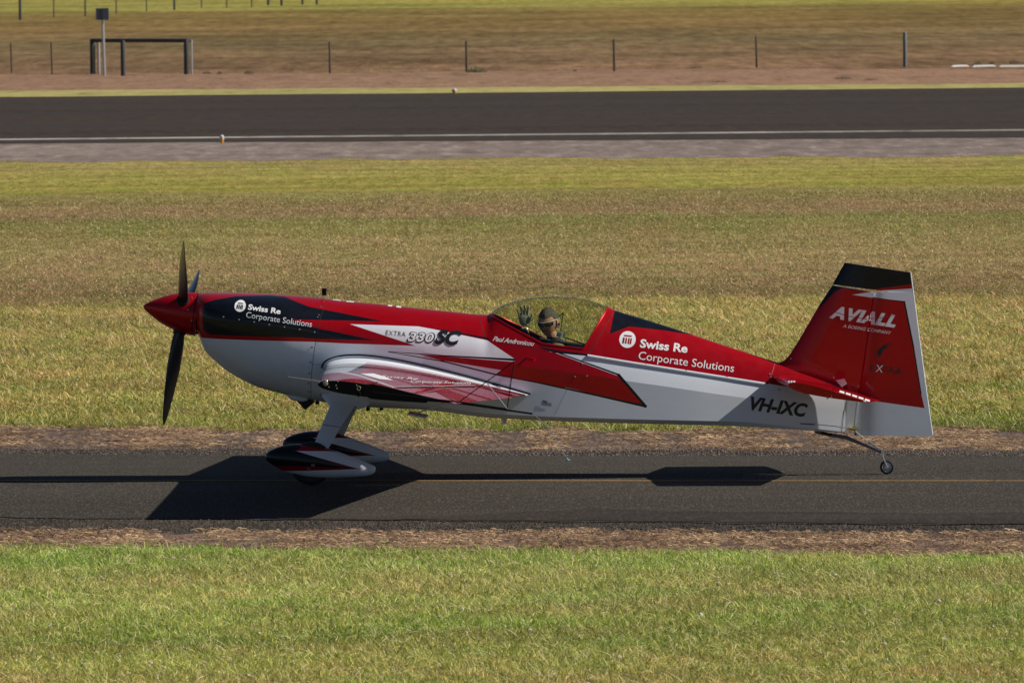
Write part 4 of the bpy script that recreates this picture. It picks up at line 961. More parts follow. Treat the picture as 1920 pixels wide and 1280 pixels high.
for sy in (1, -1):
    tr_ = (lambda v: v) if sy == 1 else mirror
    secs = []
    for s in np.linspace(0, 1, 15):
        LE, TE, tc = wsec(s); secs.append((tr_(LE), tr_(TE), tc, UP))
    wing = lift('wing', secs, M_WING, AC, 0.0, 0.66, 40, cap=(True, True))
    # inboard rear part between main panel and trailing edge
    sin = [(tr_(wsec(s)[0]), tr_(wsec(s)[1]), wsec(s)[2], UP) for s in np.linspace(0, AIL0, 4)]
    lift('wing_root_rear', sin, M_WING, AC, 0.655, 1.0, 16)
    sa_ = [(tr_(wsec(s)[0]), tr_(wsec(s)[1]), wsec(s)[2] * 1.04, UP) for s in np.linspace(AIL0 + 0.003, 0.995, 12)]
    ail = lift('aileron', sa_, M_WING, AC, 0.667, 1.0, 18, nose_round=True, defl=R(1.5))
    # fairing between wing and fuselage
    fs = []
    for k, s in enumerate((0, 0.25, 0.5, 0.75, 1.0)):
        f_ = (1 - s) ** 2.2; y_ = rY + 0.075 - 0.13 * s; LE = rLE + Vector((-0.0 - 0.02 * f_, 0, 0.01 * f_)); TE = rTE + Vector((0.03 * f_, 0, -0.004)); LE.y = TE.y = y_
        fs.append((tr_(LE), tr_(TE), 0.151 + 0.040 * f_, UP))
    lift('wing_fairing', fs, M_WHP, AC, 0, 1, 34, cap=(False, False))
    LE, TE, tcf, _n = fs[0]; fl_ = []
    for k in range(0, 41):
        c = (k / 40) ** 1.6; hh_ = airfoil_t(c) * tcf * (TE - LE).length; p_ = LE.lerp(TE, c) + Vector((0, 0, hh_ + 0.006)); p_.y = -(0.372 if c < 0.9 else 0.368) * sy; fl_.append(p_)
    MB().tube(fl_, 0.0065, 6).build('fairing_seal', M_BLK, AC)
    # tip plate
    tp_ = [(tr_(tLE + Vector((-0.004, dy, 0))), tr_(tTE + Vector((0.0, dy, 0))), 0.1, UP) for dy in (0.0, -0.018)]
    tip = lift('tip_plate', tp_, M_BLK, AC, 0, 1.0, 30)
    ht = [(tr_(tLE + Vector((0, dy, 0))), tr_(tTE + Vector((0, dy, 0))), 0.125, UP) for dy in (0.03, -0.024)]
    lift('aileron_horn', ht, M_BLK, tip, 0.34, 0.80, 18, nose_round=True, defl=R(1.0))
    def tpp(px, py, dy=-0.02): return tr_(L3(px, py, TIPY + dy))
    MB().sphere(tpp(610.5, 720.5), 0.024, 12, 8, (0.85, 0.35, 1.1)).build('position_light', simple('lamp glass', (0.30, 0.28, 0.20), 0.15, coat=1.0, vary=0.4, scale=60), tip)
    for q_ in ((598.5, 719), (619.5, 715.5), (617, 728), (634, 717.5), (630.5, 725), (632, 730.5), (669, 724.5)):
        c = tpp(*q_); MB().disc(c, 0.0055, Vector((0, -sy, 0)), 0.004, 8).build('screw', M_STEEL, tip)
    for q_, r_ in (((673, 730.5), 0.013), ((672.5, 741.5), 0.014)):
        c = tpp(*q_) + Vector((0, -0.006 * sy, 0)); ringp = [c + Vector((math.cos(a) * r_, 0, math.sin(a) * r_ * 1.25)) for a in np.linspace(0, 2 * math.pi, 15)]
        MB().tube(ringp, 0.003, 6, cap=False).build('tiedown_ring', M_STEEL if r_ < 0.0135 else M_BLK, tip)
    # sight gauge on the tip
    A_g, B_g, C_g = tpp(963.7, 680, -0.03), tpp(861, 756, -0.03), tpp(951, 769, -0.03); D_g = tpp(912.5, 720, -0.03); K_g = tpp(700, 738, -0.03)
    g = MB(); g.tube([A_g, B_g], 0.0042, 6); g.tube([A_g, C_g], 0.0036, 6); g.tube([K_g, B_g, C_g], 0.0055, 6); sgt = g.build('sight_gauge', M_BLK, AC)
    MB().tube([D_g, C_g], 0.005, 6).build('gauge_strut', M_STEEL, sgt)
# pitot on the near tip, aileron spades, hinge line strip
pt0, pt1 = L3(540, 709.3, TIPY + 0.12), L3(602, 718.6, TIPY + 0.12)
MB().tube([pt0, pt1], 0.009, 10, rs=[0.006, 0.010]).build('pitot_tube', M_STEEL, AC)
s_a, s_b = L3(833, 759, -2.6), L3(776, 779, -2.6)
o = MB().tube([s_a, s_b], 0.012, 8, flat=0.5).build('spade_arm', M_WHP, AC)
q0, q1 = L3(766, 776.8, -2.6), L3(801, 784, -2.6); MB().box((q0 + q1) / 2, ((q1 - q0).length, 0.34, 0.012), Matrix.Rotation(R(12), 3, 'Y')).build('spade_plate', M_WHP, o)
o = MB().tube([mirror(s_a), mirror(s_b)], 0.012, 8, flat=0.5).build('spade_arm', M_WHP, AC); MB().box(mirror((q0 + q1) / 2), ((q1 - q0).length, 0.34, 0.012), Matrix.Rotation(R(12), 3, 'Y')).build('spade_plate', M_WHP, o)

# ---- fin and rudder
def fs_(px, py): return L3(px, py, 0)
Lf = [(1462, 682), (1471, 678), (1481, 667), (1500, 636.5), (1538, 571.5), (1560, 536.5)]
def fin_loft(name, le, te, thl, mat, c_extra=0.0, ang=40, blunt=True):
    """le, te: matching lists of pixel points bottom->top; thl: thickness at each; symmetric section with thickness at TE if blunt"""
    V = []; n = 0; K = 16
    for (a, b_, (t0, t1)) in zip(le, te, thl):
        A = fs_(*a); B2 = fs_(*b_); ring = []
        cs = [0.5 - 0.5 * math.cos(math.pi * k / K) for k in range(K + 1)]
        def h(c):
            nosef = math.sqrt(max(0, 1 - (1 - min(c / 0.35, 1)) ** 2)); return nosef * (t0 * (1 - c) + t1 * c) / 2
        ring = [A.lerp(B2, c) + Vector((0, -h(c), 0)) for c in cs] + [A.lerp(B2, c) + Vector((0, h(c), 0)) for c in reversed(cs)]
        n = len(ring); V += ring
    m_ = len(le); Fc = [(i * n + k, i * n + (k + 1) % n, (i + 1) * n + (k + 1) % n, (i + 1) * n + k) for i in range(m_ - 1) for k in range(n)] + [tuple(range(n)), tuple((m_ - 1) * n + k for k in range(n))]
    b2 = bmesh.new(); vv = [b2.verts.new(v) for v in V]
    for f in Fc:
        try: b2.faces.new([vv[i] for i in f])
        except ValueError: pass
    bmesh.ops.remove_doubles(b2, verts=b2.verts, dist=1e-5); bmesh.ops.recalc_face_normals(b2, faces=b2.faces)
    return bm_obj(name, b2, mat, AC, True, ang)
fl = []
fl.append((fin_pts((1545, 528), (1600, 543), (1597, 545.8), (1564, 551), (1540, 565)), BLACK)); fl.append((fin_pts((1564, 551), (1537, 580), (1515, 575), (1550, 528)), BLACK)); fl.append((fin_pts((1597, 541), (1642, 549), (1597, 546)), BLACK))
fl.append((fin_pts((1550, 480), (1720, 480), (1712, 535.5), (1641.5, 545), (1600, 546), (1550, 536)), BLACK))
fl.append((fin_pts((1593, 556.2), (1640, 548.5), (1715, 543.5), (1716, 572), (1696.4, 569.5), (1637.5, 561)), WHITE))
fl.append((fin_pts((1696.4, 569.5), (1720, 540), (1765, 830), (1734, 770), (1727, 740)), WHITE))
fl.append((fin_pts((1580, 743.5), (1651, 754.6), (1732, 767.7), (1790, 776), (1790, 860), (1560, 860), (1560, 741)), WHITE))
def fstroke(a, b, w_):
    a = Vector(L(*a, -0.035)); b = Vector(L(*b, -0.035)); s = 0.00447; n = (b - a).normalized(); n = Vector((-n.y, n.x))
    return [tuple(a + n * w_ * s / 2), tuple(b + n * w_ * s / 2), tuple(b - n * w_ * s / 2), tuple(a - n * w_ * s / 2)]
for a, b, w_ in (((1637, 560.6), (1696.4, 569.2), 1.6), ((1695.5, 568), (1713, 655), 3.0), ((1713, 655), (1727, 742), 2.4)): fl.append((fstroke(a, b, w_), BLACK))
M_FIN = paint('fin paint', RED, fl)
fin = fin_loft('fin', [(1445, 684), (1462, 682), (1471, 678), (1481, 667), (1500, 636.5), (1538, 571.5), (1560.5, 537.5)], [(1611, 732), (1611.4, 730), (1611.8, 728), (1613.5, 716), (1618.5, 684), (1630, 607), (1638, 550)],
               [(0.10, 0.08), (0.11, 0.08), (0.10, 0.08), (0.10, 0.08), (0.10, 0.08), (0.09, 0.07), (0.08, 0.065)], M_FIN)
# fin post below (white) and the rudder
fpost = fin_loft('fin_post', [(1578, 813), (1578, 770), (1578, 725)], [(1600, 801), (1604, 770), (1610, 725)], [(0.09, 0.075)] * 3, M_FIN, blunt=True)
rud = fin_loft('rudder', [(1601, 818.5), (1602.5, 780), (1608, 731), (1615, 684), (1627, 607), (1636, 550.5)], [(1748, 820.7), (1742.5, 780), (1736, 731), (1730, 684), (1719.5, 607), (1712, 550.5)], [(0.075, 0.012)] * 3 + [(0.072, 0.012), (0.068, 0.011), (0.062, 0.010)], M_FIN)
hornr = fin_loft('rudder_horn', [(1560.8, 535.8), (1584, 495)], [(1712, 555.5), (1707, 513.5)], [(0.062, 0.010), (0.05, 0.010)], M_FIN)
BF = bvh_of(fin, rud, hornr, fpost)
LF = lambda x, y: L(x, y, -0.035)
lettering('lettering', 'AVIALL', (1554.5, 596.8), (1679.0, 615.8), 22.0, BF, M_LET, AC, LF, shear=0.34, bold=0.055, spacing=1.14)
ribbon('logo_cut', [(1560, 586), (1590, 595.2), (1625, 601), (1655, 598), (1683, 592)], 0.005, BF, M_LETR, AC, 0.0045, conv=LF)
lettering('lettering', 'A BOEING COMPANY', (1580.5, 616.0), (1670.5, 630.0), 6.2, BF, M_LET, AC, LF, shear=0.25, bold=0.006, spacing=1.05)
lettering('lettering', 'EXTRA', (1630.5, 697.8), (1690, 704.5), 12.5, BF, M_LETB, AC, LF, bold=0.008, spacing=1.15)
lettering('lettering', 'X', (1641.5, 699.2), (1654.5, 700.8), 14, BF, M_LET, AC, LF, bold=0.002, off=0.005)
# outline emblem above the word: an open loop with a small angular figure
ribbon('outline_emblem', [(1648, 688), (1643, 678), (1641, 668), (1644, 660), (1651, 654), (1658, 650), (1664, 647), (1670, 646)], 0.004, BF, M_LETB, AC, 0.003, conv=LF)
ribbon('outline_emblem', [(1670, 646), (1669, 660), (1664, 672), (1656, 682), (1650, 686)], 0.003, BF, M_LETB, AC, 0.003, conv=LF)
ribbon('outline_emblem', [(1640, 708), (1634, 716), (1631, 722)], 0.003, BF, M_LETB, AC, 0.003, conv=LF)
for poly in ([(1646, 660), (1653, 653), (1657, 656), (1652, 668), (1647, 674), (1646, 668)], [(1653, 655), (1657, 648), (1661, 651), (1670, 646), (1662, 655), (1656, 659)], [(1645, 663), (1652, 657), (1655, 662), (1648, 668)]):
    drape('emblem_figure', [LF(*q_) for q_ in poly], [tuple(range(len(poly)))], BF, M_LETB, AC, 0.003)
ribbon('seam_or_shadow', [(1561, 536.6), (1600, 543), (1638, 549.6)], 0.006, BF, simple('pale gap', (0.38, 0.34, 0.12), 0.8), AC, 0.002, conv=LF)
ribbon('seam_or_shadow', [(1505, 676), (1535, 690), (1566, 708)], 0.0025, BF, simple('pale red seam', (0.45, 0.10, 0.10), 0.6), AC, 0.002, conv=LF)
ribbon('seam_or_shadow', [(1453, 682), (1450, 695), (1446, 706)], 0.003, BV, simple('pale seam', (0.5, 0.2, 0.2), 0.6), AC, 0.002)
for q_ in ((1483, 675), (1563.5, 710)): fastener(*q_, r=0.006, conv=LF, bv=BF)
# rudder trailing strip
MB().tube([fs_(1707.2, 513.6), fs_(1712, 550), fs_(1736, 731), fs_(1748.3, 818)], 0.006, 6).build('trailing_strip', M_WHP, AC)

# ---- tailplane
sT = -1.22
eLE, eTE = L3(1478, 724, sT), L3(1626, 757.5, sT); iLE, iTE = L3(1448, 709, -0.10), L3(1652, 753.5, -0.10)
M_STAB = paint('tailplane paint', RED, [], rough=0.2)
for sy in (1, -1):
    tr_ = (lambda v: v) if sy == 1 else mirror
    secs = []
    for s in np.linspace(0, 1, 8):
        secs.append((tr_(iLE * (1 - s) + eLE * s), tr_(iTE * (1 - s) + eTE * s), 0.115 * (1 - s) + 0.125 * s, UP))
    stab = lift('tailplane', secs, M_STAB, AC, 0, 0.55, 26)
    elev = lift('elevator', secs, M_STAB, AC, 0.553, 1.0, 18)
    def tpp2(px, py, dy=0.0): return tr_(L3(px, py, sT + dy))
    # triangular balance plate standing above the surface at the hinge
    a, b_, c, d_ = (L3(1567, 715.5, -0.62), L3(1583, 712.5, -0.62), L3(1588, 722, -0.62), L3(1578.5, 728.5, -0.62))
    MB().prism([(a.x, a.z), (b_.x, b_.z), (c.x, c.z), (d_.x, d_.z)], -0.625 * sy, -0.618 * sy).build('hinge_plate', simple('pinkish plate', (0.55, 0.28, 0.33), 0.4), elev)
# white print on the near elevator and a small badge on the leading edge
def on_surface(bv, px, py, y, off=0.0025):
    x, z = L(px, py, y); h = bv.ray_cast(Vector((x, y, z + 0.5)), Vector((0, 0, -1))); return h[0] + h[1] * off if h[0] else None
BE = bvh_of([o for o in AC.children if o.name.startswith('elevator')][0]); BS = bvh_of([o for o in AC.children if o.name.startswith('tailplane')][0])
def flat_on(bv, x0_, x1_, y0_, y1_, mat, nm, n=4, off=0.0025):
    V = []; Fc = []
    for i in range(n + 1):
        for j in range(n + 1):
            x = x0_ + (x1_ - x0_) * i / n; y = y0_ + (y1_ - y0_) * j / n; h = bv.ray_cast(Vector((x, y, 3)), Vector((0, 0, -1)))
            if h[0] is None: return
            V.append(h[0] + Vector((0, 0, off)))
    for i in range(n):
        for j in range(n): k = i * (n + 1) + j; Fc.append((k, k + 1, k + n + 2, k + n + 1))
    mk(nm, V, Fc, mat, AC, False)
ex0 = (iLE.x + (iTE.x - iLE.x) * 0.63)
for k in range(5): flat_on(BE, ex0 + 0.052 * k, ex0 + 0.052 * k + 0.040, -1.04 + 0.012 * k, -0.66, M_LET, 'white_print')
for k in range(3): flat_on(BE, ex0 + 0.20 + 0.03 * k, ex0 + 0.222 + 0.03 * k, -1.19, -1.09, M_LET, 'white_print')
for k in range(3): flat_on(BS, eLE.x - 0.005 + 0.022 * k, eLE.x + 0.010 + 0.022 * k, -1.18, -0.98, M_LET, 'white_print', 3)
# print across the wing: letters laid on the upper skin
def wing_text(s, p0, p1, cap):
    V, Fc = text_mesh(s, 0.3, -0.004); x0_ = min(v[0] for v in V); x1_ = max(v[0] for v in V); b2 = bmesh.new(); ok = []
    for v in V:
        f = (v[0] - x0_) / (x1_ - x0_); h = wing_hit(p0[0] + (p1[0] - p0[0]) * f, p0[1] + (p1[1] - p0[1]) * f - v[1] * cap / 0.73); ok.append(h + Vector((0, 0, 0.002)) if h is not None else None)
    vv = [b2.verts.new(q_) if q_ else None for q_ in ok]
    for f in Fc:
        if all(vv[i] for i in f):
            try: b2.faces.new([vv[i] for i in f])
            except ValueError: pass
    bm_obj('lettering', b2, M_LET, AC, False)
wing_text('Swiss Re', (716, 710), (783, 715), 4.2); wing_text('Corporate Solutions', (770, 719.5), (884, 723), 4.2)
def wing_patch(pp_, nm, mat):
    q_ = [wing_hit(*a) for a in pp_]
    if all(v is not None for v in q_): mk(nm, [v + Vector((0, 0, 0.002)) for v in q_], [tuple(range(len(q_)))], mat, AC, False)
def wing_line(a, b, w_, nm, mat, n=14):
    V = []
    for i in range(n + 1):
        h = wing_hit(a[0] + (b[0] - a[0]) * i / n, a[1] + (b[1] - a[1]) * i / n)
        if h is not None: V += [h + Vector((0, 0, 0.0015)), h + Vector((w_, 0, 0.0015 - w_ * 0.1))]
    mk(nm, V, [(2 * i, 2 * i + 1, 2 * i + 3, 2 * i + 2) for i in range(len(V) // 2 - 1)], mat, AC, False)
wing_line((742, 729), (889, 726.2), 0.022, 'aileron_gap', M_SEAM_SHADOW); wing_line((742, 727.6), (889, 724.8), 0.02, 'gap_seal', M_LET)
wing_line((683, 722.8), (706, 718.5), 0.02, 'aileron_gap', M_SEAM_SHADOW)
wing_patch([(676, 703.5), (700, 703), (722, 709), (737, 716), (712, 713.5)], 'white_print', M_LET)
# ---- belly: exhaust, antenna, gear
def side_prism(poly, y0, y1, nm, mat, par=AC, yref=-0.1):
    return MB().prism([L(x, y, yref) for x, y in poly], y0, y1).build(nm, mat, par)
MB().tube([L3(536, 741, -0.08), L3(548, 747.5, -0.08), L3(567, 751, -0.08), L3(577, 750, -0.08)], 0.05, 12, rs=[0.008, 0.03, 0.034, 0.026], flat=0.75).build('exhaust_fairing', M_WHP, AC)
MB().tube([L3(566, 746, -0.02), L3(574, 757, -0.02), L3(571, 770.5, -0.02)], 0.05, 12, rs=[0.05, 0.055, 0.008]).build('belly_scoop', M_DARK, AC) if False else None
side_prism([(555, 753), (572, 771), (587.5, 758), (580, 750)], -0.10, 0.10, 'exhaust_outlet', M_DARK)
side_prism([(936, 779), (951, 779.5), (949.5, 797), (943, 797)], -0.006, 0.006, 'blade_antenna', M_WHP, yref=0)
for q_ in ((595, 756), (715, 767), (690, 768)):
    MB().disc(L3(*q_, 0) + Vector((0, 0, -0.02)), 0.016, (0, 0, 1), 0.03, 8).build('drain', M_DARK, AC)
# gear legs + spats + wheels
WHY = 0.80
wc = L3(583, 0, -WHY); wx = L(584, 905, -WHY)[0]
def pant(sy):
    yb = -WHY
    top = [(497, 856), (499, 850.5), (504, 846), (513, 841), (528, 836), (545, 832.8), (565, 832), (585, 833.7), (603, 837), (620, 842), (644, 851), (672, 861.5), (690, 868.5), (701, 873.2), (704.5, 877)]
    bot = [(497, 856), (499, 861), (502, 865), (510, 872), (521, 880), (536, 886.5), (556, 891.5), (580, 894), (611, 895.2), (645, 895.2), (677, 894.2), (693, 892.2), (699, 890.8), (703, 887), (704.5, 880)]
    wd = [0.002, 0.035, 0.058, 0.085, 0.105, 0.118, 0.125, 0.127, 0.125, 0.118, 0.100, 0.078, 0.060, 0.045, 0.030]
    V = []; n = 24
    for (a, b_, w_) in zip(top, bot, wd):
        x0_, z1_ = L(a[0], a[1], yb); _, z0_ = L(b_[0], b_[1] + 4.5, yb - 0.03); z1_ -= 0.008; zc = (z0_ + z1_) / 2; hh = (z1_ - z0_) / 2
        for k in range(n):
            an = 2 * math.pi * k / n; e = 0.82; ca, sa = math.cos(an), math.sin(an)
            V.append(Vector((x0_, (yb - math.copysign(abs(ca) ** e, ca) * w_) * sy, zc + math.copysign(abs(sa) ** 0.95, sa) * max(hh, 0.001))))
    Fc = [(i * n + k, i * n + (k + 1) % n, (i + 1) * n + (k + 1) % n, (i + 1) * n + k) for i in range(len(top) - 1) for k in range(n)] + [tuple((len(top) - 1) * n + k for k in range(n))]
    b2 = bmesh.new(); vv = [b2.verts.new(v) for v in V]
    for f in Fc: b2.faces.new([vv[i] for i in f])
    bmesh.ops.remove_doubles(b2, verts=b2.verts, dist=1e-5); bmesh.ops.recalc_face_normals(b2, faces=b2.faces)
    o = bm_obj('wheel_spat', b2, M_PANT, AC, True, 40)
    sub = o.modifiers.new('s', 'SUBSURF'); sub.levels = 1; sub.render_levels = 2
    return o
lp_ = lambda *a: [L(x, y, -WHY - 0.09) for x, y in a]
pl_ = []
pl_.append((lp_((480, 820), (560, 820), (585, 828), (555, 847), (500, 850)), BLACK))
pl_.append((lp_((480, 825), (520, 830), (600, 858), (680, 882), (480, 873)), BLACK))
pl_.append((lp_((545, 826), (575, 826), (700, 866), (650, 856), (555, 846.5), (535, 843)), RED_SHADED))
pl_.append((lp_((545, 844.5), (557, 846), (676, 882), (662, 880.2)), RED_SHADED))
pl_.append((lp_((505, 874.2), (600, 876.4), (676, 881.8), (600, 879.6), (512, 877.4)), RED_SHADED))
pl_.append((lp_((555.5, 847.5), (611, 848.2), (645, 851), (720, 872), (720, 892), (672, 881)), WHITE))
pl_.append((lp_((480, 876.7), (516, 877.3), (600, 879.4), (672, 881.8), (740, 880), (740, 905), (480, 905)), WHITE))
M_PANT = paint('spat paint', RED, pl_)
pd_near = None
for sy in (1, -1):
    o = pant(sy)
    if sy == 1:
        bo = bvh_of(o)
        fastener(579, 881, 0.018, simple('brass cap', (0.14, 0.10, 0.055), 0.5), conv=lambda a, b: L(a, b, -0.9), bv=bo, par=o, nm='valve_cover')
        drape('placard', lp_((584, 871.5), (591, 871.5), (591, 876), (584, 876)), [(0, 1, 2, 3)], bo, M_ALU, o, 0.003)
    c = Vector((wx, -WHY * sy, 0.178))
    tyre = MB(); n = 36; prof_ = [(0.105, -0.052), (0.150, -0.062), (0.168, -0.050), (0.178, -0.028), (0.178, 0.028), (0.168, 0.050), (0.150, 0.062), (0.105, 0.052)]
    V = []; Fc = []
    for k in range(n):
        an = 2 * math.pi * k / n
        for r_, yy in prof_: V.append(c + Vector((math.cos(an) * r_, yy, math.sin(an) * r_)))
    m_ = len(prof_)
    for k in range(n):
        for j in range(m_): Fc.append((k * m_ + j, k * m_ + (j + 1) % m_, ((k + 1) % n) * m_ + (j + 1) % m_, ((k + 1) % n) * m_ + j))
    tyre.add(V, Fc).build('tyre', M_RUB, AC)
    # leg
    tpts = [(L3(622, 750, -0.26), L3(669, 757, -0.26)), (L3(620, 760, -0.33), L3(664.5, 767, -0.33)), (L3(604, 798, -0.56), L3(641, 801, -0.56)), (L3(588, 838, -0.78), L3(616.5, 844, -0.78))]
    secs = [((v0 if sy == 1 else mirror(v0)), (v1 if sy == 1 else mirror(v1)), 0.16, Vector((0, -0.62 * sy, 0.55))) for v0, v1 in tpts]
    leg = lift('gear_leg', secs, M_WHP, AC, 0.0, 0.97, 20)
    if sy == 1:
        lb_ = bvh_of(leg); 
        a_, b_ = L(604.5, 798, -0.58), L(637, 803, -0.58); drape('seam_or_shadow', [a_, b_, (b_[0], b_[1] - 0.004), (a_[0], a_[1] - 0.004)], [(0, 1, 2, 3)], lb_, M_SEAM_SHADOW, leg, 0.002)
    # gear fairing on the belly
    g0, g1 = (L3(607, 752, -0.22), L3(682, 766, -0.22)); g0.y = g1.y = -0.22
    q_ = [((v0 if sy == 1 else mirror(v0)), (v1 if sy == 1 else mirror(v1)), tk, Vector((0, -0.9 * sy, 0.3))) for v0, v1, tk in ((L3(600, 742, -0.20), L3(700, 755, -0.20), 0.30), (L3(612, 757, -0.28), L3(684, 767, -0.28), 0.26), (L3(619, 762.5, -0.315), L3(673, 770, -0.315), 0.19))]
    lift('leg_fairing', q_, M_WHP, AC, 0, 1, 20)
ribbon('seam_or_shadow', [(618, 763), (621.5, 758.5), (630, 759), (660, 764), (666, 767), (668, 771)], 0.006, bvh_of(*[o for o in AC.children if o.name.startswith('leg_fairing')][:1] + [fus]), M_SEAM_SHADOW, AC, 0.003)

# ---- tail wheel
a = L3(1528, 811.5); b_ = L3(1586, 822.5); c = L3(1622, 837); d_ = L3(1652, 850.5)
MB().tube([a, a.lerp(b_, .5) + Vector((0, 0, -0.004)), b_, c, d_], 0.02, 10, rs=[0.020, 0.024, 0.023, 0.019, 0.014], flat=0.7).build('tail_spring', M_ALU, AC)
MB().tube([L3(1588, 820.5), L3(1648, 846.5)], 0.006, 6).build('spring_edge', M_STEEL, AC)
MB().box(L3(1550, 815), (0.09, 0.05, 0.016), Matrix.Rotation(R(10), 3, 'Y')).build('spring_clamp', M_BLK, AC)
MB().tube([L3(1655.5, 846), L3(1654.5, 857)], 0.017, 10).build('swivel', M_STEEL, AC)
twc = L3(1663, 878.3)
for yy in (-0.030, 0.030):
    MB().tube([L3(1654.5, 857, yy), L3(1657, 864, yy), L3(1664, 878.5, yy)], 0.0065, 8).build('fork_arm', M_STEEL, AC)
def wheelring(c, prof_, mat, nm, par, n=32):
    V = []; Fc = []; m_ = len(prof_)
    for k in range(n):
        an = 2 * math.pi * k / n
        for r_, yy in prof_: V.append(c + Vector((math.cos(an) * r_, yy, math.sin(an) * r_)))
    for k in range(n):
        for j in range(m_): Fc.append((k * m_ + j, k * m_ + (j + 1) % m_, ((k + 1) % n) * m_ + (j + 1) % m_, ((k + 1) % n) * m_ + j))
    return MB().add(V, Fc).build(nm, mat, par)
twz = 0.0585; twc.z = twz
tw = wheelring(twc, [(0.040, -0.018), (0.052, -0.019), (0.0585, -0.011), (0.0585, 0.011), (0.052, 0.019), (0.040, 0.018)], M_RUB, 'tail_wheel', AC)
wheelring(twc, [(0.020, -0.016), (0.041, -0.021), (0.041, 0.021), (0.020, 0.016)], simple('grey hub', (0.33, 0.34, 0.36), 0.45, 0.3), 'hub', tw)
MB().disc(twc + Vector((0, -0.024, 0)), 0.016, (0, 1, 0), 0.048, 12).build('axle', M_STEEL, tw)
for yy in (-0.055, 0.055):
    pa, pb = L3(1604, 810.5, yy), L3(1655, 846, yy * 0.7); V = [pa.lerp(pb, t_) + Vector((0, 0, -0.012 * math.sin(math.pi * t_))) for t_ in np.linspace(0, 1, 9)]
    MB().tube(V, 0.0035, 6).build('steering_cable', M_STEEL, AC)
    MB().tube([pa.lerp(pb, 0.45) + Vector((0, 0, -0.011)), pa.lerp(pb, 0.75) + Vector((0, 0, -0.008))], 0.009, 8).build('cable_spring', M_STEEL, AC)
side_prism([(1604, 813.5), (1624.5, 814), (1624.5, 818.5), (1603, 818.5)], -0.015, 0.015, 'rudder_stop', M_DARK, yref=0)
MB().box(L3(1598, 806.5, -0.04), (0.055, 0.10, 0.018), Matrix.Rotation(R(8), 3, 'Y')).build('rudder_control_horn', simple('brass yellow', (0.40, 0.34, 0.08), 0.4, 0.5), AC)
MB().tube([L3(1530, 798, -0.13), L3(1566, 801.5, -0.10), L3(1596, 806.5, -0.07)], 0.0035, 6).build('rudder_cable', M_STEEL, AC)
MB().tube([L3(1529, 797.6, -0.115), L3(1531, 798, -0.135)], 0.013, 10).build('cable_guide', M_WHP, AC)
ribbon('seam_or_shadow', [(1500, 796.3), (1512, 797), (1528, 798)], 0.008, BV, M_SEAM_SHADOW, AC, 0.002)  # cast shadow of the cable guide, painted on the skin as a dark ribbon
ribbon('seam_or_shadow', [(1586, 756), (1581, 785), (1578, 812)], 0.004, bvh_of(fpost, fus), M_SEAM_SHADOW, AC, 0.002)
# ---- hanging wire and blue tell-tale string
wv = [L3(738.5, 768, 2.6), L3(738, 786, 2.6), L3(782, 818, 2.6), L3(823, 849, 2.6)]
MB().tube(wv, 0.0022, 5).build('hanging_wire', M_BLK, AC)
bs = [L3(1003, 781, -3.0), L3(1020, 797, -3.0), L3(1036, 815, -3.0), L3(1047, 833, -3.0), L3(1055, 848, -3.0), L3(1063, 862, -3.0)]
o = MB().tube(bs, 0.0024, 5).build('tell_tale_string', simple('pale blue cord', (0.12, 0.20, 0.32), 0.7), AC)
MB().tube([bs[-1], L3(1068, 865.5, -3.0)], 0.009, 6, flat=0.5).build('blue_tag', simple('cyan tag', (0.03, 0.42, 0.60), 0.5), o)
# ================================================================== cockpit interior and pilot
TUBM = M_DARK
# tub: dark liner inside the fuselage, open at the top along the sill
b2 = bmesh.new(); sel = [i for i, q in enumerate(qs) if 893 <= q <= 1160]; rr = []
for i in sel:
    r_ = []
    for p in rings[i]: zc_ = rings[i][0][2]; r_.append(b2.verts.new((p[0], p[1] * 0.955, zc_ + (p[2] - zc_) * 0.965)))
    rr.append(r_)
for a, b in zip(rr, rr[1:]):
    for k in range(nr): b2.faces.new((a[k], a[(k + 1) % nr], b[(k + 1) % nr], b[k]))
for a, b in ((s0, s1), (s1, s2), (s2, s3)): cutline(b2, a, b, -99, 99)
sd_ = [f for f in b2.faces if glass_in(f.calc_center_median())]; bmesh.ops.delete(b2, geom=sd_, context='FACES')
bm_obj('cockpit_liner', b2, TUBM, AC, True)
# glare shield ahead, deck behind, cross tube and canopy latch rail
def deck(poly, hw, nm, mat=TUBM): return MB().prism([L(x, y, -0.2) for x, y in poly], -hw, hw).build(nm, mat, AC)
deck([(930, 611), (950, 622), (985, 641), (985, 650), (930, 630)], 0.20, 'glare_shield')
deck([(1086, 655), (1094, 655.5), (1137, 590), (1140, 592), (1100, 662)], 0.10, 'rear_deck')
deck([(1060, 652), (1095, 655), (1095, 668), (1060, 665)], 0.30, 'rear_shelf')
o = MB(); o.tube([L3(1012, 637, -0.27), L3(1033, 641, -0.27), L3(1062, 645, -0.27), L3(1096, 650, -0.27)], 0.008, 8); o.build('canopy_rail', simple('blue grey rail', (0.10, 0.13, 0.17), 0.4, 0.3), AC)
for y_ in (0.20, 0.28):
    MB().tube([L3(1055, 634, y_), L3(1096, 648, y_)], 0.006, 6).build('canopy_rail', M_DARK, AC)
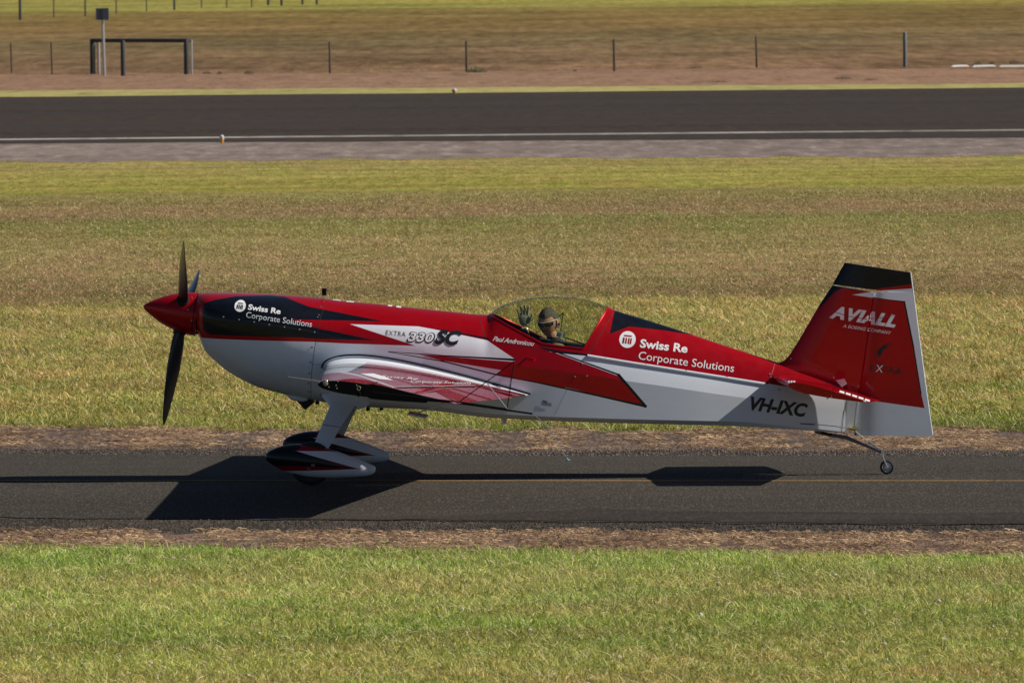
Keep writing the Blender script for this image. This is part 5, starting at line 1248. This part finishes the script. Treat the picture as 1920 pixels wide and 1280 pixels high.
# clear vision bar and sticker on the near glass
BC = bvh_of(canopy)
def glass_pt(px, py):
    x, z = L(px, py, -0.25); h = BC.ray_cast(Vector((x, -3, z)), Vector((0, 1, 0))); return h[0] + Vector((0, 0.006, 0))
MB().tube([glass_pt(1036, 613.6), glass_pt(1056, 617), glass_pt(1076, 620.5), glass_pt(1096, 624.3)], 0.006, 6, flat=0.6).build('vent_rail', simple('pale blue rail', (0.26, 0.34, 0.46), 0.3, 0.2), AC)
def stick(p, nm, mat, d=0.0):
    q = [glass_pt(*a) + Vector((0, 0.004 + d, 0)) for a in p]; mk(nm, q, [(0, 1, 2, 3)], mat, AC, False)
stick([(1044.5, 622.5), (1055.5, 624.5), (1054, 635), (1043, 632.8)], 'sticker', simple('sticker white', (0.34, 0.37, 0.38), 0.6))
stick([(1046, 625), (1053, 626.5), (1052.4, 632.8), (1045.2, 631.5)], 'sticker_print', simple('sticker print', (0.06, 0.09, 0.12), 0.6), -0.003)
stick([(1056, 626), (1061, 627), (1060, 636), (1055, 635)], 'sticker', simple('sticker teal', (0.10, 0.17, 0.18), 0.6))

# ---- pilot
hc = L3(1028.5, 606, 0.0)                      # head centre
def skin_mesh(nodes, edges, sub=2, root=0):
    """nodes: (Vector, radius)"""
    me = bpy.data.meshes.new('sk'); me.from_pydata([tuple(p) for p, _ in nodes], edges, []); o = bpy.data.objects.new('sk', me); COL.objects.link(o)
    md = o.modifiers.new('s', 'SKIN'); md.use_smooth_shade = True
    for i, (p, r_) in enumerate(nodes):
        rr_ = r_ if isinstance(r_, tuple) else (r_, r_); me.skin_vertices[0].data[i].radius = rr_; me.skin_vertices[0].data[i].use_root = (i == root)
    sb = o.modifiers.new('b', 'SUBSURF'); sb.levels = sub; sb.render_levels = sub
    dg = bpy.context.evaluated_depsgraph_get(); ev = o.evaluated_get(dg); m2 = bpy.data.meshes.new_from_object(ev); bpy.data.objects.remove(o); return m2
parts_m = []
nk = hc + Vector((0.035, 0.01, -0.155)); ch = nk + Vector((0.05, 0.0, -0.14)); pelv = nk + Vector((0.14, 0, -0.46))
def V3(x, y, z): return Vector((x, y, z))
wr = L3(984, 616, 0.10); el = L3(984, 652, 0.12) + V3(0.02, 0, -0.06); shR = nk + V3(0.05, 0.19, -0.07); shL = nk + V3(0.05, -0.19, -0.075)
elL = shL + V3(-0.05, -0.03, -0.27); wrL = elL + V3(-0.24, 0.12, -0.02)
nodes = [(pelv, (0.15, 0.12)), (nk + V3(0.10, 0, -0.33), (0.14, 0.11)), (ch, (0.165, 0.12)), (nk + V3(0.02, 0, -0.03), (0.066, 0.066)), (hc + V3(0.015, 0, -0.07), (0.058, 0.062)),
         (shR, 0.072), (shR.lerp(el, 0.5), 0.056), (el, 0.047), (wr.lerp(el, 0.45), 0.040), (wr, 0.028),
         (shL, 0.072), (shL.lerp(elL, 0.5), 0.055), (elL, 0.046), (wrL, 0.030),
         (pelv + V3(-0.22, 0.11, 0.05), 0.085), (pelv + V3(-0.45, 0.12, 0.10), 0.065), (pelv + V3(-0.22, -0.11, 0.05), 0.085), (pelv + V3(-0.45, -0.12, 0.10), 0.065)]
edges = [(0, 1), (1, 2), (2, 3), (3, 4), (2, 5), (5, 6), (6, 7), (7, 8), (8, 9), (2, 10), (10, 11), (11, 12), (12, 13), (0, 14), (14, 15), (0, 16), (16, 17)]
parts_m.append(skin_mesh(nodes, edges, 2))
# raised right hand: palm to the camera, fingers up, thumb to the right of the picture
def hand(wr, up, across, palm_n, s=1.0, curl=0.12):
    """across: from little finger towards thumb"""
    out = []
    pc = [(wr, 0.024 * s), (wr + up * 0.030 * s, (0.030 * s, 0.019 * s)), (wr + up * 0.062 * s, (0.036 * s, 0.018 * s)), (wr + up * 0.088 * s, (0.034 * s, 0.015 * s))]
    # palm as a flattened box-like ellipsoid, fingers as chains
    b3 = bmesh.new(); bmesh.ops.create_uvsphere(b3, u_segments=16, v_segments=12, radius=1.0)
    for v in b3.verts:
        c = v.co.copy(); c = Vector([math.copysign(abs(q) ** 0.75, q) for q in c])
        tap = 1.0 + 0.16 * c.z
        v.co = wr + up * (0.050 + 0.050 * c.z) * s + across * (0.041 * tap * c.x) * s + palm_n * (0.0165 * c.y) * s
    m_ = bpy.data.meshes.new('pm'); b3.to_mesh(m_); b3.free(); out.append(m_)
    base = wr + up * 0.088 * s
    for i, (ac, ln, spread, r_) in enumerate(((-0.031, 0.058, -0.26, 0.0102), (-0.0105, 0.074, -0.09, 0.0112), (0.0105, 0.080, 0.05, 0.0116), (0.031, 0.072, 0.19, 0.0112))):
        d = (up * math.cos(spread) + across * math.sin(spread)).normalized(); p0_ = base + across * ac * s - up * 0.02 * s - up * (0.012 if i == 0 else 0.0)
        p1_ = base + across * ac * s + d * 0.012 * s - up * (0.010 if i == 0 else 0.0)
        ch_ = [(p0_, r_ * 1.15 * s), (p1_, r_ * 1.05 * s)]; q = p1_; dd = d
        for k, fr in enumerate((0.42, 0.32, 0.26)):
            dd = (dd + palm_n * curl * (k + 1) * 0.5).normalized(); q = q + dd * ln * fr * s; ch_.append((q, r_ * (1.0, 0.92, 0.76)[k] * s))
        out.append(skin_mesh(ch_, [(k, k + 1) for k in range(4)], 2))
    # thumb from the side near the base of the palm
    t0 = wr + up * 0.030 * s + across * 0.022 * s; dd = (up * 0.66 + across * 0.72 + palm_n * 0.25).normalized()
    t1 = t0 + dd * 0.036 * s; t2 = t1 + (up * 0.86 + across * 0.5 + palm_n * 0.12).normalized() * 0.030 * s; t3 = t2 + (up * 0.92 + across * 0.38).normalized() * 0.026 * s
    out.append(skin_mesh([(t0, 0.017 * s), (t1, 0.0125 * s), (t2, 0.0105 * s), (t3, 0.0082 * s)], [(0, 1), (1, 2), (2, 3)], 2))
    return out
hup = V3(-0.08, 0.0, 1.0).normalized(); hac = V3(1.0, 0.10, 0.06).normalized(); hn = hup.cross(hac); hn = hn if hn.y < 0 else -hn
parts_m += hand(wr + hup * 0.004, hup, hac, hn, 1.04)
parts_m += hand(wrL, V3(-0.9, 0.3, 0.1).normalized(), V3(0.1, 0.1, 1).normalized(), V3(0, 1, 0), 1.0, 0.5)
# head: shaped ellipsoid in its own frame (face towards fw)
fw = V3(-0.44, -0.86, -0.24).normalized(); rt = fw.cross(UP).normalized(); hu = rt.cross(fw).normalized()
hs = 1.06
b3 = bmesh.new(); bmesh.ops.create_uvsphere(b3, u_segments=48, v_segments=40, radius=1.0)
def gauss(d2, s): return math.exp(-d2 / (2 * s * s))
def head_xyz(d):
    """d unit (r=right, f=forward, u=up) -> head shape in metres"""
    x, y, z = d.x, d.y, d.z
    X = 0.074 * x; Y = 0.094 * y; Z = 0.112 * z
    if z < 0:   # jaw narrows
        k = min(1, -z); X *= 1 - 0.20 * k ** 1.5; Y = Y * (1 - 0.10 * k) if y > 0 else Y * (1 - 0.50 * k ** 0.9)
        if y > 0: Y += 0.010 * k
    Zc = Z; 
    if y > 0.2:
        Y += 0.024 * gauss((x / 0.20) ** 2 * 0.8 + ((z + 0.17) / 0.15) ** 2, 0.9) * min(1, (y - 0.2) * 2)       # nose
        Y += 0.007 * gauss((x / 0.5) ** 2 + ((z - 0.22) / 0.09) ** 2, 0.9)                                       # brow
        Y -= 0.008 * (gauss(((abs(x) - 0.36) / 0.17) ** 2 + ((z - 0.05) / 0.10) ** 2, 0.9))                       # eye sockets
        Y += 0.005 * gauss((x / 0.25) ** 2 + ((z + 0.48) / 0.07) ** 2, 0.9); Y -= 0.004 * gauss((x / 0.3) ** 2 + ((z + 0.56) / 0.03) ** 2, 0.9); Y += 0.005 * gauss((x / 0.22) ** 2 + ((z + 0.63) / 0.05) ** 2, 0.9)
        Y += 0.009 * gauss((x / 0.25) ** 2 + ((z + 0.86) / 0.12) ** 2, 0.9)                                       # chin
        X += math.copysign(0.004, x) * gauss(((abs(x) - 0.62) / 0.2) ** 2 + ((z + 0.12) / 0.12) ** 2, 0.9)         # cheekbones
    return X * hs, Y * hs, Zc * hs
def H(x, y, z): return hc + rt * x + fw * y + hu * z
for v in b3.verts:
    X, Y, Z = head_xyz(v.co); v.co = H(X, Y, Z)
m_ = bpy.data.meshes.new('hd'); b3.to_mesh(m_); b3.free(); parts_m.append(m_)
for sx in (-1, 1):                                 # ears
    b3 = bmesh.new(); bmesh.ops.create_uvsphere(b3, u_segments=12, v_segments=10, radius=1.0)
    for v in b3.verts: c = v.co.copy(); v.co = H(sx * (0.078 + 0.007 * c.x + 0.006 * abs(c.y)) * hs, (-0.006 + 0.019 * c.y) * hs, (-0.012 + 0.032 * c.z) * hs)
    m_ = bpy.data.meshes.new('er'); b3.to_mesh(m_); b3.free(); parts_m.append(m_)
b3 = bmesh.new()
for m_ in parts_m: b3.from_mesh(m_); bpy.data.meshes.remove(m_)
me = bpy.data.meshes.new('person'); b3.to_mesh(me); b3.free()
tmp = bpy.data.objects.new('tmp', me); COL.objects.link(tmp); rm = tmp.modifiers.new('r', 'REMESH'); rm.mode = 'VOXEL'; rm.voxel_size = 0.0036; rm.use_smooth_shade = True
dg = bpy.context.evaluated_depsgraph_get(); me2 = bpy.data.meshes.new_from_object(tmp.evaluated_get(dg)); bpy.data.objects.remove(tmp)
M_SKIN = simple('skin', (0.50, 0.25, 0.17), 0.5, vary=0.15, scale=30); M_SUIT = simple('dark flying suit', (0.018, 0.022, 0.032), 0.85, vary=0.3, scale=20); M_GLOVE = simple('grey leather glove', (0.34, 0.34, 0.29), 0.6, vary=0.25, scale=40)
me2.name = 'person'
for q in (M_SUIT, M_SKIN, M_GLOVE): me2.materials.append(q)
handc = wr + hup * 0.05
for p in me2.polygons:
    c = p.center
    if (c - handc).dot(hup) > -0.075 and (c - handc).length < 0.2 and c.x < hc.x - 0.07: p.material_index = 2
    elif (c - wrL).length < 0.16 and c.x < wrL.x + 0.03: p.material_index = 2
    elif c.z > nk.z + 0.03 and (c - hc).length < 0.22: p.material_index = 1
    else: p.material_index = 0
me2.shade_smooth()
me2.transform(Matrix.Translation(-pelv))
person = bpy.data.objects.new('person', me2); COL.objects.link(person); AM = Matrix.Translation(AC.location) @ Matrix.Rotation(-YAW, 4, 'Z')
person.matrix_world = AM @ Matrix.Translation(pelv)
tag(person, 'person with short grey hair and white framed sunglasses waving a gloved hand under the canopy', 'person')
def pobj(mbo, nm, mat, smooth=True, angle=50):
    mbo.v = [v - pelv for v in mbo.v]; return mbo.build(nm, mat, person, smooth, angle)
# hair cap: short grey hair, dark towards the temples
b3 = bmesh.new(); bmesh.ops.create_uvsphere(b3, u_segments=64, v_segments=48, radius=1.0)
kill = []
for v in b3.verts:
    d = v.co.copy(); hl = 0.42 if d.y > 0.35 else (0.42 - 0.87 * (0.35 - d.y) / 0.5 if d.y > -0.15 else -0.45)
    hl += 0.03 * math.sin(d.x * 23 + d.y * 31)
    if d.z < hl: kill.append(v)
    X, Y, Z = head_xyz(d); k = 1.0 + 0.04 + 0.018 * math.sin(d.x * 57) * math.sin(d.y * 61 + d.z * 43) + random.uniform(-0.012, 0.012); v.co = H(X * k, Y * k, Z * k) - pelv
bmesh.ops.delete(b3, geom=kill, context='VERTS')
m, t, b = newmat('grey hair'); tc = N(t, 'ShaderNodeTexCoord').outputs['Object']; nz = noise(t, tc, 150.0, 3, 0.8)
setc(t, b, 'Base Color', ramp(t, nz, [(0.36, (0.03, 0.026, 0.022)), (0.52, (0.09, 0.078, 0.068)), (0.68, (0.32, 0.29, 0.26))])); b.inputs['Roughness'].default_value = 0.7
bn = N(t, 'ShaderNodeBump'); bn.inputs['Distance'].default_value = 0.01; t.links.new(nz, bn.inputs['Height']); t.links.new(bn.outputs[0], b.inputs['Normal'])
bm_obj('hair', b3, m, person, True)
# wrap sunglasses
M_LENS = simple('dark lens', (0.01, 0.012, 0.016), 0.08, coat=1.0); M_FRM = simple('white frame', (0.62, 0.64, 0.68), 0.35)
def face_pt(az, el, k=1.0):
    d = Vector((math.sin(az) * math.cos(el), math.cos(az) * math.cos(el), math.sin(el))); X, Y, Z = head_xyz(d)
    return H(X * k, max(Y, 0.094 * hs * d.y) * k, Z * k)
gl_ = MB(); V = []; Fc = []; n = 18
for j, el_ in enumerate((-0.07, 0.03, 0.13)):
    for i in range(n + 1): V.append(face_pt(R(-62 + 124 * i / n), el_, 1.10 if j != 1 else 1.12))
for j in range(2):
    for i in range(n): a = j * (n + 1) + i; Fc.append((a, a + 1, a + n + 2, a + n + 1))
o = pobj(gl_.add(V, Fc), 'glasses', M_LENS)
fr_g = MB(); fr_g.tube([face_pt(R(-98), 0.14, 1.10)] + [face_pt(R(-80 + 160 * i / 22), 0.19, 1.115) for i in range(23)] + [face_pt(R(98), 0.14, 1.10)], 0.0036, 8)
pobj(fr_g, 'glasses_frame', M_FRM)
# headset / ear piece with boom
e_ = H(0.085 * hs, -0.005, -0.012) if rt.dot(V3(0, -1, 0)) > 0 else H(-0.085 * hs, -0.005, -0.012)
for sx in (-1, 1):
    q = H(sx * 0.086 * hs, -0.008, -0.02); pobj(MB().sphere(q, 0.013, 10, 8), 'ear_piece', M_DARK)
pobj(MB().tube([H(0.088 * hs, -0.02, 0.01), H(0.09 * hs, -0.035, -0.01), H(0.085 * hs, -0.03, -0.06), H(0.07, -0.02, -0.11)], 0.0035, 6), 'headset_cord', M_DARK)
# collar, red harness straps, khaki shoulder patch
pobj(MB().tube([nk + V3(0.075 * math.cos(a), 0.075 * math.sin(a), -0.035) for a in np.linspace(0, 2 * math.pi, 17)], 0.018, 8, cap=False), 'collar', M_SUIT)
M_STRAP = simple('red strap', (0.38, 0.03, 0.035), 0.8)
for sx in (-1, 1):
    pobj(MB().tube([nk + V3(0.13, 0.08 * sx, -0.03), nk + V3(0.05, 0.11 * sx, -0.005), nk + V3(-0.04, 0.11 * sx, -0.06), nk + V3(-0.09, 0.09 * sx, -0.18)], 0.026, 8, flat=0.3), 'harness_strap', M_STRAP)
pobj(MB().sphere(shL + V3(0.0, -0.02, 0.012), 0.068, 16, 10, (1.0, 0.7, 0.75)), 'shoulder_pad', simple('khaki patch', (0.24, 0.22, 0.13), 0.85, vary=0.3))
# wristwatch strap
pobj(MB().tube([wr + V3(0.030 * math.cos(a), 0.024 * math.sin(a), -0.012) for a in np.linspace(0, 2 * math.pi, 15)], 0.006, 6, cap=False), 'watch', M_STEEL)
# seat
sb = MB(); sb.box(pelv + V3(-0.03, 0, -0.12), (0.36, 0.44, 0.04), Matrix.Rotation(R(8), 3, 'Y')); sb.box(pelv + V3(0.20, 0, 0.12), (0.05, 0.42, 0.56), Matrix.Rotation(R(-12), 3, 'Y')); sb.build('seat', M_DARK, AC)
